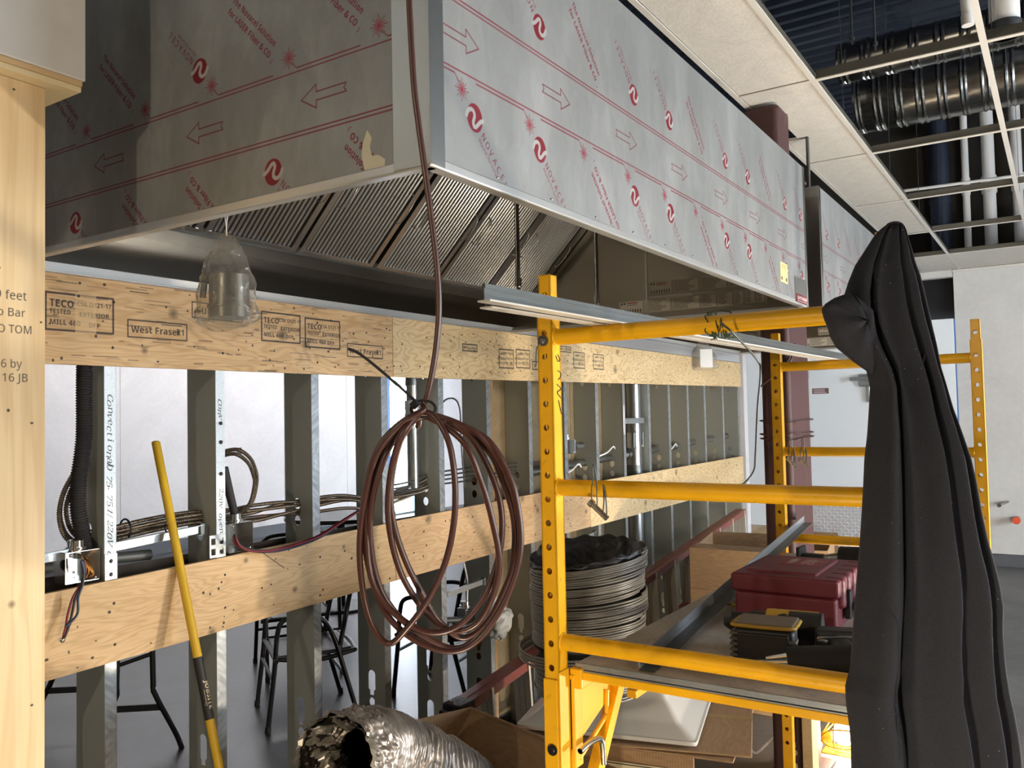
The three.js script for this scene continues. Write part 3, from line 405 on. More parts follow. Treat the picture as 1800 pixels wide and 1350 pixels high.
  for (const [y, s] of [[1.585, 0], [1.53, 1], [1.512, 0]]) { const q = []; const a = [[-1.06, y, -3.487], [-1.0, y - 0.012, -3.485], [-0.93, y - 0.01 + s * 0.012, -3.487], [-0.929, y - 0.004, -3.65], [-0.93, y, -3.815], [-1.06, y + 0.005, -3.815], [-1.061, y, -3.65], [-1.06, y, -3.487]]; tag(obj('wire_tie', tube(a, 0.0032, 50, 6), M.hose), ['upper reddish wire wrapped round the red column', 'middle reddish wire wrapped round the red column', 'lowest reddish wire wrapped round the red column'][[1.585, 1.53, 1.512].indexOf(y)], 'wire', 'wires wrapped round the column'); }
  tag(obj('cable', tube([[-1.06, 1.72, -3.487], [-1.02, 1.75, -3.484], [-0.96, 1.79, -3.484], [-0.93, 1.83, -3.5], [-0.925, 1.9, -3.55]], 0.004, 40, 6), M.hose), 'dark red cord running slantwise up the red column', 'cord');
  for (const [x, z, l] of [[-1.026, -3.913, 'steel hanger rod beside the red beam, near of the two above the far hood'], [-1.027, -4.307, 'steel hanger rod above the far hood, farther of two at the ceiling tiles']]) {
    const t = thing('hanger_rod', l, 'rod'); obj('rod', rod([x, 2.66, z], [x, 3.25, z], 0.0085, 12), M.galv, t); obj('bracket', [rbox(x - 0.02, x + 0.02, 2.685, 2.69, z + 0.02, z - 0.02, 0.001), rod([x, 2.69, z], [x, 2.704, z], 0.014, 6)], M.galv, t);
  }
  const j = thing('ceiling_joist', 'silver steel beam above the hood seen through the gap at the ceiling tiles', 'beam'); obj('flange', [rbox(-2.2, -1.3, 3.2, 3.22, -1.2, -2.6, 0.003)], M.galvBright, j); obj('web', uvm(box(-1.75, -1.74, 3.22, 3.5, -1.2, -2.6)), M.galvBright, j);
}
// ---------------------------------------------------------------- the two hoods
function hood(name, label, z0, z1, XFR, YB, YT) {
  const FILMBOT = YB + 0.015;
  const t = thing(name, label, 'hood'), L = z0 - z1;
  const fr = obj('front_panel', slab([XFR, YT, z0 - 0.035], [XFR, YT, z1 + 0.02], [XFR, FILMBOT - 0.013, z0 - 0.035], [1, 0, 0], 0.003), filmFrontMat, t);
  fr.userData.label = 'long front panel under printed protective film';
  obj('end_panel', slab([XW + 0.002, YT, z0], [XFR - 0.077, YT, z0], [XW + 0.002, FILMBOT - 0.013, z0], [0, 0, 1], 0.003), filmEndMat, t, 'near end panel under printed protective film');
  obj('corner_trim', [rbox(XFR - 0.0775, XFR + 0.001, YB, YT, z0 + 0.0015, z0 - 0.002, 0.0008), rbox(XFR - 0.001, XFR + 0.002, YB, YT, z0 + 0.0015, z0 - 0.0365, 0.0008)], M.stainless, t, 'bare stainless corner strip');
  obj('corner_trim', [rbox(XFR - 0.002, XFR + 0.003, YB, YT, z1 + 0.022, z1, 0.0008)], M.stainless, t);
  obj('end_panel', uvm(box(XW + 0.002, XFR, YB, YT, z1 + 0.003, z1)), M.stainlessDull, t, 'far end panel');
  obj('end_lining', uvm(box(XW + 0.02, XFR - 0.01, YB + 0.004, YT - 0.02, z0 - 0.004, z0 - 0.006)), M.stainlessDull, t);
  obj('front_lining', uvm(box(XFR - 0.006, XFR - 0.004, YB + 0.004, YT - 0.02, z0 - 0.01, z1 + 0.01)), M.stainlessDull, t);
  // rolled bottom lips
  obj('bottom_lip', [rbox(XFR - 0.024, XFR + 0.001, YB - 0.003, YB + 0.016, z0 - 0.002, z1, 0.004), rbox(XW, XFR, YB - 0.003, YB + 0.016, z0 + 0.001, z0 - 0.024, 0.004), rbox(XW, XFR, YB - 0.003, YB + 0.012, z1 + 0.024, z1, 0.004)], M.lip, t);
  obj('top_panel', uvm(box(XW, XFR - 0.003, YT - 0.012, YT - 0.01, z0 - 0.004, z1)), M.stainlessDull, t);
  obj('back_panel', uvm(box(XW, XW + 0.004, YB, YT - 0.015, z0 - 0.006, z1 + 0.003)), M.backPanel, t);
  obj('back_lip', [bar([XW + 0.012, YB + 0.012, z0], [XW + 0.012, YB + 0.012, z1], 0.004, 0.028, [0.35, 1, 0]), rbox(XW, XW + 0.022, YB - 0.002, YB + 0.001, z0, z1, 0.0008)], M.lip, t);
  // grease trough at the foot of the filters and their rails
  obj('grease_trough', [box(XW + 0.004, -2.085, YB + 0.135, YB + 0.138, z0 - 0.01, z1 + 0.01), box(-2.09, -2.086, YB + 0.135, YB + 0.16, z0 - 0.01, z1 + 0.01)], M.stainless, t);
  obj('filter_rail', [bar([-2.104, YB + 0.16, z0 - 0.01], [-2.104, YB + 0.16, z1 + 0.01], 0.012, 0.012), bar([-1.745, YB + 0.518, z0 - 0.01], [-1.745, YB + 0.518, z1 + 0.01], 0.014, 0.014)], M.stainless, t);
  obj('baffle_plate', uvm(box(-1.75, XFR - 0.01, YB + 0.52, YB + 0.523, z0 - 0.01, z1 + 0.01)), M.stainlessDull, t);
  return t;
}
const hood1 = hood('exhaust_hood', 'near stainless exhaust hood in red printed film, in the upper middle', -1.06, -3.44, -0.84, 2.03, FILMTOP);
const hood2 = hood('exhaust_hood', 'far stainless exhaust hood in red printed film, behind the red column', -4.1, -6.85, -0.937, 2.1, 2.68);
const YB = 2.03, YT = FILMTOP, XFR = -0.84;
{
  // blank sloped plate at the far end of the filter bank, seams, stickers inside the far end
  for (const [h, za, zb, dy] of [[hood1, -3.38, -3.43, 0], [hood2, -4.12, -6.84, 0.07]]) obj('blank_plate', bar([-1.925, 2.367 + dy, za], [-1.925, 2.367 + dy, zb], 0.505, 0.006, [-0.707, 0.707, 0]), M.stainless, h, 'plain sloped plate beside the filters');
  obj('seam', rbox(-1.53, -1.522, YB + 0.02, YT - 0.04, -3.434, -3.438, 0.0008), M.stainless, hood1);
  const sheetTex = canvas(1024, 128, (g, w, h) => {
    g.fillStyle = '#cfc9ba'; g.fillRect(0, 0, w, h); let x = 8;
    const cell = (cw, kind) => { g.strokeStyle = '#555'; g.lineWidth = 3; g.strokeRect(x, 5, cw - 8, h - 10); g.fillStyle = '#4b4843';
      if (kind === 0) { g.fillRect(x + 6, 12, 14, 18); g.fillRect(x + 26, 12, 14, 18); g.fillStyle = '#a4463e'; g.fillRect(x + 50, 14, cw * 0.45, 10); g.fillStyle = '#66615a'; for (let i = 0; i < 8; i++) g.fillRect(x + 10 + i * (cw - 24) / 8, 78, 10, 34); g.fillRect(x + 50, 34, cw * 0.4, 6); }
      else { const f = kind === 1 ? 0.9 : 0.8; for (let i = 0; i < 9; i++) g.fillRect(x + 8, 14 + i * 11.5, (cw - 26) * (f - 0.35 * rnd()), 4); }
      x += cw; };
    cell(180, 0); cell(200, 1); cell(205, 1); cell(110, 2); cell(110, 2); cell(72, 2); cell(72, 2); cell(64, 2);
  });
  const sm = std({ map: sheetTex, roughness: 0.6 });
  obj('label_strip', slab([-1.66, 2.125, -3.4345], [-1.0, 2.125, -3.4345], [-1.66, 2.065, -3.4345], [0, 0, 1], 0.0006), sm, hood1, 'lower strip of printed stickers');
  obj('label_strip', slab([-1.515, 2.2, -3.4345], [-0.9, 2.2, -3.4345], [-1.515, 2.14, -3.4345], [0, 0, 1], 0.0006), sm, hood1, 'upper strip of printed stickers');
  obj('label_strip', slab([-1.78, 2.195, -6.8445], [-1.12, 2.195, -6.8445], [-1.78, 2.125, -6.8445], [0, 0, 1], 0.0006), sm, hood2, 'lower strip of printed stickers');
  obj('label_strip', slab([-1.6, 2.27, -6.8445], [-1.0, 2.27, -6.8445], [-1.6, 2.21, -6.8445], [0, 0, 1], 0.0006), sm, hood2, 'upper strip of printed stickers');
  // on the front: cream sticker, bare corner and maker's badge
  const stick = canvas(96, 256, (g, w, h) => { g.fillStyle = '#d8c98a'; g.fillRect(0, 0, w, h); g.fillStyle = '#6a6040'; for (const y of [26, 38, 56, 70]) g.fillRect(14, y, 68, 5); g.fillRect(6, 186, 22, 44); g.fillRect(66, 182, 22, 50); g.fillStyle = '#b8a45e'; for (let y = 96; y < 176; y += 12) g.fillRect(12, y, 72, 3); });
  obj('sticker', slab([XFR + 0.0012, 2.16, -3.06], [XFR + 0.0012, 2.16, -3.155], [XFR + 0.0012, 2.088, -3.06], [1, 0, 0], 0.0005), std({ map: stick, roughness: 0.7 }), hood1, 'cream paper sticker');
  obj('bare_patch', slab([XFR + 0.001, 2.133, -3.25], [XFR + 0.001, 2.133, -3.419], [XFR + 0.001, 2.036, -3.25], [1, 0, 0], 0.0006), M.stainless, hood1, 'bare steel where the film is cut away');
  const badge = canvas(384, 96, (g, w, h) => { g.fillStyle = '#7c2a2e'; g.fillRect(0, 0, w, h); g.fillStyle = '#e8e2dc'; g.font = 'bold 52px sans-serif'; g.textAlign = 'center'; g.textBaseline = 'middle'; g.fillText('CAPTIVEAIRE', w / 2, h * 0.46, w * 0.92); g.fillRect(20, 78, 344, 4); });
  obj('badge', slab([XFR + 0.0022, 2.069, -3.268], [XFR + 0.0022, 2.069, -3.43], [XFR + 0.0022, 2.037, -3.268], [1, 0, 0], 0.001), std({ map: badge, roughness: 0.4 }), hood1, 'small red badge with light letters');
  for (const [z, s] of [[-1.06, 0]]) { // screws along the lip
    for (let i = 0; i < 12; i++) obj('rivet', new THREE.SphereGeometry(0.003, 6, 4).translate(XFR + 0.001, YB + 0.02, -1.25 - i * 0.19), M.chrome, hood1);
  }
}
// baffle filters: lean at 45 degrees from the trough up to the top rail
{
  const W0 = 0.352, n = 17, P0 = [-2.1, 2.187], S = 0.505, proto = new THREE.Group();
  const q = (s, y, z) => { const c = Math.SQRT1_2; return [P0[0] + c * s + c * y, P0[1] + c * s - c * y, z]; };   // s up the slope, y towards the room below
  const along = (s0, s1, y0, y1, za, zb) => { const g = box(s0, s1, -y1, -y0, za, zb); return g.rotateZ(Math.PI / 4).translate(P0[0], P0[1], 0); };
  const build = (t) => {
    obj('frame', [along(0, S, 0, 0.018, 0, -0.022), along(0, S, 0, 0.018, -W0 + 0.022, -W0), along(0, 0.014, 0, 0.02, -0.012, -W0 + 0.012), along(S - 0.014, S, 0, 0.02, -0.012, -W0 + 0.012)], M.filterSteel, t);
    const k = [];
    for (let i = 0; i < n; i++) { const z = -0.026 - (i + 0.5) * (W0 - 0.052) / n, w = (W0 - 0.052) / n; const q = []; for (let e = 0; e <= 8; e++) { const t = Math.PI * e / 8; q.push([Math.cos(t) * w * 0.33, -Math.sin(t) * 0.009]); } const s = poly(q); k.push(extr(s, S - 0.03).rotateY(Math.PI / 2).translate(0.015, -0.008, z).rotateZ(Math.PI / 4).translate(P0[0], P0[1], 0)); }
    obj('baffles', k, M.filterSteel, t).userData.kind = 'stuff';
    obj('backing', along(0.01, S - 0.01, -0.006, -0.004, -0.01, -W0 + 0.01), M.darkMetal, t);
    for (const zz of [-0.04, -W0 + 0.04]) obj('handle', tube([q(0.2, 0.02, zz), q(0.21, 0.045, zz), q(0.26, 0.052, zz), q(0.31, 0.045, zz), q(0.32, 0.02, zz)], 0.0022, 16, 6), M.chrome, t);
    obj('drain_slots', [along(-0.006, 0.0, 0.004, 0.016, -W0 * 0.25, -W0 * 0.85)], M.lip, t);
  };
  const zs = [-1.195, -1.562, -1.93, -2.302, -2.666, -3.02 + 0.1, ];
  const first = thing('baffle_filter', 'baffle filter at the near end of the near hood, nearest the wood post', 'filter', [0, 0, -1.2], 'baffle filters leaning inside the near hood'); build(first);
  ['second baffle filter from the near end, its foot behind the hanging bag', 'third baffle filter from the near end, left of the hanging hose', 'fourth baffle filter from the near end, crossed by the hanging hose', 'fifth baffle filter from the near end, right of the hanging hose', 'sixth baffle filter, at the far end just above the yellow post'].forEach((l, i) => { const c = first.clone(); c.name = numbered('baffle_filter'); c.position.z = [-1.564, -1.93, -2.304, -2.668, -3.02][i] + 0; scene.add(c); c.userData.label = l; });
}
// fire pipe drops inside the hood
[[-1.5, -2.345, 'left thin nozzle pipe hanging inside the hood in front of the filters', 2.05], [-1.5, -2.909, 'right thin nozzle pipe hanging inside the hood beside the filters', 2.05]].forEach(([x, z, l, yb]) => {
  const t = thing('nozzle_pipe', l, 'pipe'); obj('pipe', rod([x, yb, z], [x, 2.55, z], 0.008, 14), M.chrome, t); obj('fitting', [rod([x, yb, z], [x, yb + 0.03, z], 0.012, 8), rod([x, yb - 0.02, z], [x, yb, z], 0.007, 10)], M.chrome, t);
});
// ---------------------------------------------------------------- the stud wall with its plywood backing boards
{
  const w = struct('wall_middle');
  const ZS = [-0.99, -1.36, -1.73, -2.139, -2.508, -2.87, -3.23, -3.595, -3.955, -4.32, -4.67, -5.05, -5.38, -5.72, -6.06, -6.46, -6.83];
  // one stud: web with punched openings, two flanges turned away, small return lips; standing at z = 0
  const s = poly([[0, FY], [SD, FY], [SD, 2.6], [0, 2.6]]);
  const key = (y) => { const p = new THREE.Path(); p.absarc(SD * 0.5, y, 0.018, 0, Math.PI, false); p.lineTo(SD * 0.5 - 0.018, y - 0.055); p.lineTo(SD * 0.5 - 0.01, y - 0.06); p.lineTo(SD * 0.5 - 0.01, y - 0.078); p.lineTo(SD * 0.5 + 0.01, y - 0.078); p.lineTo(SD * 0.5 + 0.01, y - 0.06); p.lineTo(SD * 0.5 + 0.018, y - 0.055); p.closePath(); s.holes.push(p); hole(s, SD * 0.5, y - 0.105, 0.014, 0.017); };
  hole(s, SD * 0.58, 1.815, 0.012, 0.022); hole(s, SD * 0.55, 1.325, 0.016, 0.02); hole(s, SD * 0.55, 1.265, 0.014, 0.018); key(0.62); key(0.4);
  const web = uvm(extr(s, 0.0014).rotateY(Math.PI).translate(XF, 0, 0));
  const fl = uvm(merge([box(XF, XF - 0.0014, FY, 2.6, 0, -0.036), box(XF - SD, XF - SD + 0.0014, FY, 2.6, 0, -0.036), box(XF, XF - 0.008, FY, 2.6, -0.0346, -0.036), box(XF - SD, XF - SD + 0.008, FY, 2.6, -0.0346, -0.036)]));
  ZS.forEach((z) => { const g = new THREE.Group(); g.name = 'stud'; g.position.z = z; w.add(g); obj('web', web, M.galvStud, g); obj('flange', fl, M.galvBright, g); });
  // light metal straps screwed to some stud faces, with handwriting
  const pen = (lines, hh) => canvas(64, 1024, (g, cw, h) => { g.fillStyle = '#c9cfcf'; g.fillRect(0, 0, cw, h); for (let i = 0; i < 900; i++) { g.fillStyle = rnd() > 0.5 ? 'rgba(255,255,255,0.25)' : 'rgba(120,128,128,0.2)'; g.fillRect(rr(0, cw), rr(0, h), rr(2, 10), rr(1, 4)); } ink(g, 0.85); for (const [t, y, sz, rot] of lines) { g.save(); g.translate(cw * 0.5, y * h); g.rotate(Math.PI / 2); g.font = `italic ${sz}px serif`; g.textBaseline = 'middle'; let x = 0; for (const ch of t) { g.save(); g.translate(x, rr(-4, 4)); g.rotate(rr(-0.2, 0.2)); g.fillText(ch, 0, 0); g.restore(); x += sz * 0.52; } g.restore(); } });
  const strapM = (l) => std({ map: pen(l), metalness: 0.25, roughness: 0.5 });
  const strap = (z, y0, y1, mat, label) => obj('strap', slab([XF + 0.0045, y1, z], [XF + 0.0045, y1, z - 0.034], [XF + 0.0045, y0, z], [1, 0, 0], 0.003), mat, w, label);
  strap(-1.358, 1.2, 2.0, strapM([['Convectional', 0.36, 44], ['D 75.75', 0.6, 44], ['1/220V oven', 0.76, 42]]), 'pale strip with handwriting in black marker');
  strap(-1.729, 1.19, 2.0, strapM([['Conv', 0.37, 40], ['220v oven', 0.72, 38]]), 'pale strip with a short note and screws');
  strap(-4.668, 0.6, 1.9, M.galvBright);
  const clip = (z, y) => { const s2 = poly([[0, 0], [0.06, 0], [0.06, 0.07], [0, 0.07]]); for (const [a, b] of [[0.014, 0.018], [0.014, 0.05], [0.044, 0.018], [0.044, 0.05]]) { const h = new THREE.Path(); h.moveTo(a - 0.008, b - 0.01); h.lineTo(a - 0.008, b + 0.01); h.lineTo(a + 0.008, b + 0.01); h.lineTo(a + 0.008, b - 0.01); h.closePath(); s2.holes.push(h); } obj('box_bracket', extr(s2, 0.0025).rotateY(Math.PI / 2).translate(XF + 0.006, y, z), M.galvBright, w); };
  clip(-1.7, 1.2); obj('box_bracket', rbox(XF + 0.0046, XF + 0.008, 1.185, 1.262, -1.357, -1.394, 0.001), M.lip, w);
  const k = []; for (const [z, y] of [[-1.746, 1.62], [-1.746, 1.56], [-1.746, 1.46], [-1.375, 1.242], [-1.375, 1.205], [-1.746, 1.245], [-1.746, 1.215]]) k.push(new THREE.SphereGeometry(0.006, 8, 6).scale(0.5, 1, 1).translate(XF + 0.0082, y, z)); obj('screws', k, M.darkMetal, w);
  // tracks top and bottom, a flat backing strip on the far side
  obj('track', uvm(merge([box(XF - SD - 0.002, XF + 0.002, FY, FY + 0.0015, -0.95, -6.9), box(XF, XF + 0.0015, FY, FY + 0.05, -0.95, -6.9), box(XF - SD - 0.0015, XF - SD, FY, FY + 0.05, -0.95, -6.9)])), M.galv, w);
  obj('track', uvm(merge([box(XF - SD - 0.002, XF + 0.002, 2.6, 2.6015, -0.95, -6.9), box(XF, XF + 0.0015, 2.55, 2.6, -0.95, -6.9), box(XF - SD - 0.0015, XF - SD, 2.55, 2.6, -0.95, -6.9)])), M.galv, w);
  obj('backing_strip', uvm(box(XF - SD - 0.004, XF - SD - 0.002, 1.05, 1.2, -0.95, -3.2)), std({ color: 0x4a4036, roughness: 0.7, metalness: 0.3 }), w);
  // back of the drywall on the dining side: joint lines at every sheet
  const zs = [-3.34, -4.28, -5.5, -6.72, -6.9];
  for (let i = 0; i < zs.length - 1; i++) obj('drywall_sheet', uvm(rbox(XF - SD - 0.018, XF - SD - 0.002, FY + 0.02, 3.4, zs[i], zs[i + 1] + 0.004, 0.002)), M.paper, w);
  const lumberTex = new THREE.CanvasTexture((() => { const c = document.createElement('canvas'); c.width = 1024; c.height = 128; c.getContext('2d').putImageData(woodPixels(1024, 128, 31, [196, 156, 104], [120, 78, 40], 'lumber'), 0, 0); return c; })()); lumberTex.colorSpace = THREE.SRGBColorSpace; lumberTex.wrapS = lumberTex.wrapT = THREE.RepeatWrapping; rep(lumberTex, 2.4, 0.3);
  obj('wood_stud', uvm(rbox(XF - SD, XF - 0.01, FY + 0.002, 2.55, -3.262, -3.3, 0.003), true), std({ map: lumberTex, roughness: 0.75 }), w, 'wooden stud at the edge of the drywall');
  obj('corner_bead', uvm(rbox(XF - SD - 0.02, XW + 0.015, FY, 2.55, -6.905, -6.99, 0.003)), M.wall, w, 'white drywall end of the wall');

  obj('steel_sheet', uvm(rbox(XW + 0.0005, XW - 0.012, 2.031, 2.5, -3.445, -6.87, 0.001)), std({ color: 0xd6d8dc, metalness: 0.7, roughness: 0.3 }), w, 'bright steel sheet above the far plywood board');
  // plywood boards
  const PLY = [214, 180, 134], PLYD = [166, 122, 76];
  const plyTex = (wd, h, seed, kind, base, dark, draw) => canvas(wd, h, (g) => { g.putImageData(woodPixels(wd, h, seed, base, dark, kind), 0, 0); draw?.(g, wd, h); });
  const dots = (g, wd, h, n, rmax = 3.4) => { for (let i = 0; i < n; i++) { ink(g, 0.8); g.beginPath(); g.ellipse(rr(0, wd), rr(6, h - 6), rr(1.4, rmax), rr(1.4, rmax), 0, 0, 7); g.fill(); } };
  const screwsAt = (pts, parent) => obj('screws', pts.map(([z, y]) => new THREE.SphereGeometry(0.0042, 7, 5).scale(0.4, 1, 1).translate(XW + 0.0002, y, z)), M.darkMetal, parent);
  const board = (z0, z1, y0a, y1a, y0b, y1b, tex, label) => {
    const o = obj('plywood_board', slab([XW, y1a, z0], [XW, y1b, z1], [XW, y0a, z0], [1, 0, 0], 0.0155), std({ map: tex, roughness: 0.75 }), w, label), p = [];
    // taper: move the lower far corners
    const a = o.geometry.attributes.position; for (let i = 0; i < a.count; i++) if (Math.abs(a.getZ(i) - z1) < 1e-6 && a.getY(i) < (y0b + y1b) / 2) a.setY(i, y0b);
    for (const zz of ZS) if (zz - 0.018 < z0 && zz - 0.018 > z1) for (const f of [0.2, 0.8]) p.push([zz - 0.018 + rr(-0.004, 0.004), y0a + (y1a - y0a) * f + rr(-0.012, 0.012)]);
    if (p.length) screwsAt(p, o);
    return o;
  };
  const T = 700;                                     // pixels per metre
  const up1 = plyTex(Math.round(1.6 * T), Math.round(0.245 * T), 3, 'plain', PLY, PLYD, (g, wd, h) => {
    const S = (z) => (-z - 0.97) * T, Yp = (y) => (2.028 - y) * T;
    wearStamps(g, wd, h, 170, ['#3a332c', '#4a4036', '#2c2824']);
    stampBox(g, S(-1.19), Yp(1.975), 0.19 * T, 0.1 * T, TECO); stampBox(g, S(-1.425), Yp(1.92), 0.195 * T, 0.05 * T, WEST);
    stampBox(g, S(-1.64), Yp(1.995), 0.19 * T, 0.05 * T, [['SUN', 0.08, 0.5, 0.62, 1], ['20', 0.8, 0.7, 0.4, 1]]);
    stampBox(g, S(-1.91), Yp(1.99), 0.17 * T, 0.1 * T, TECO); stampBox(g, S(-2.105), Yp(1.985), 0.17 * T, 0.105 * T, TECO); stampBox(g, S(-2.315), Yp(1.905), 0.195 * T, 0.05 * T, WEST);
    g.fillStyle = 'rgba(225,190,140,0.6)'; for (const z of [-1.27, -1.3]) g.fillRect(S(z), Yp(1.98), 0.03 * T, 0.11 * T);
    dots(g, wd, h, 60);
  });
  board(-0.97, -2.562, 1.786, 2.028, 1.79, 2.028, up1, 'near upper plywood board with black grade stamps');
  const up2 = plyTex(2048, Math.round(0.24 * 480), 8, 'rotary', [220, 194, 148], [172, 134, 88], (g, wd, h) => {
    const P = 2048 / 4.33, S = (z) => (-z - 2.562) * P, Yp = (y) => (2.028 - y) * P;
    stampBox(g, S(-3.03), Yp(1.945), 0.11 * P, 0.03 * P, WEST, true);
    for (const [z, y] of [[-3.32, 1.935], [-3.47, 1.94], [-4.05, 1.955], [-4.28, 1.955]]) stampBox(g, S(z), Yp(y), 0.125 * P, 0.09 * P, TECO, true);
    stampBox(g, S(-3.62), Yp(1.885), 0.06 * P, 0.04 * P, [['SF', 0.15, 0.5, 0.7, 1]]); stampBox(g, S(-3.9), Yp(1.985), 0.12 * P, 0.035 * P, WEST, true);
    dots(g, wd, h, 150, 2.2);
  });
  board(-2.565, -6.885, 1.79, 2.028, 1.833, 2.028, up2, 'far upper plywood board with swirling grain');
  const mid1 = plyTex(1200, 190, 14, 'plain', [214, 184, 140], [168, 130, 88], (g, wd, h) => { dots(g, wd, h, 40, 4); ink(g, 0.7); g.lineWidth = 2; g.beginPath(); g.moveTo(wd * 0.58, 4); g.lineTo(wd * 0.645, 66); g.stroke(); });
  board(-0.97, -2.56, 0.957, 1.181, 0.985, 1.215, mid1, 'near lower plywood board, the yellow pole leaning on it');
  const mid2 = plyTex(1200, 190, 22, 'plain', [206, 174, 132], [162, 124, 84], (g, wd, h) => dots(g, wd, h, 46, 3.6));
  board(-2.563, -4.2, 0.985, 1.218, 1.003, 1.245, mid2, 'middle lower plywood board behind the coiled hose');
  const mid3 = plyTex(1400, 128, 27, 'rotary', [222, 196, 150], [176, 136, 88], (g, wd, h) => dots(g, wd, h, 30, 2.6));
  board(-4.203, -6.885, 1.0, 1.245, 1.02, 1.262, mid3, 'far lower plywood board with swirling grain');
}
// ---------------------------------------------------------------- post and boxed beam at the left edge
{
  const postTex = (seed, note) => canvas(256, 2048, (g, w, h) => {
    const img = woodPixels(2048, 256, seed, [222, 198, 156], [186, 150, 104], 'lumber'), c2 = document.createElement('canvas'); c2.width = 2048; c2.height = 256; c2.getContext('2d').putImageData(img, 0, 0);
    g.save(); g.translate(w, 0); g.rotate(Math.PI / 2); g.drawImage(c2, 0, 0); g.restore();
    if (note) {                                      // 947 px per metre; the right 80 px are what the picture shows
      ink(g, 0.85); const pen = (t, x, y, s) => { g.font = `${s}px sans-serif`; g.textAlign = 'right'; g.fillText(t, x, (2.262 - y) * 947 + s * 0.35); };
      pen('9 feet', 224, 1.862, 21); pen('to Bar', 222, 1.831, 20); pen('TO TOM', 234, 1.799, 19); pen('16 by', 216, 1.736, 19); pen('16 JB', 227, 1.711, 20);
      for (let i = 0; i < 30; i++) { const x = rr(60, w - 6), y = rr(10, h - 10); ink(g, 0.8); g.beginPath(); g.ellipse(x, y, rr(1.5, 3), rr(1.5, 3), 0, 0, 7); g.fill(); }
    }
  });
  const t = thing('wood_post', 'pale wooden post with handwritten notes at the left edge', 'post'), ym = (y) => (2.265 - y);
  const m1 = std({ map: postTex(41, true), roughness: 0.7 }), m2 = std({ map: postTex(52, false), roughness: 0.7 });
  const face = (x0, x1, y0, y1, z0, z1, m, n) => { const g = new THREE.Group(); g.name = n; t.add(g); obj('face', slab([x1, y1, z0], [x1, y1, z1], [x1, y0, z0], [1, 0, 0], 0.002), m, g); const b = obj('timber', uvm(rbox(x0, x1 - 0.0022, y0, y1, z0, z1, 0.002)), m2, g); return g; };
  face(-1.74, -1.6, FY, 2.262, -0.58, -0.848, m1, 'board');
  const b = thing('boxed_beam', 'white boarded beam end with plywood edge on the post, top left corner', 'beam');
  obj('drywall', uvm(rbox(-1.572, -1.56, 2.285, 3.3, 0.6, -0.905, 0.003)), M.wallWarm, b);
  obj('drywall', uvm(rbox(-1.95, -1.573, 2.285, 3.3, -0.893, -0.905, 0.003)), M.wallWarm, b);
  const edgeM = std({ color: 0xcfb083, roughness: 0.7 });
  obj('plywood_edge', uvm(rbox(-1.95, -1.5635, 2.274, 2.2845, 0.6, -0.9, 0.001)), edgeM, b, 'pale plywood edge');
  obj('plywood_edge', uvm(rbox(-1.95, -1.566, 2.263, 2.2735, 0.6, -0.899, 0.001)), std({ color: 0xe2cfa4, roughness: 0.7 }), b);
  obj('core', uvm(box(-1.94, -1.574, 2.29, 3.3, 0.58, -0.89)), edgeM, b);
}
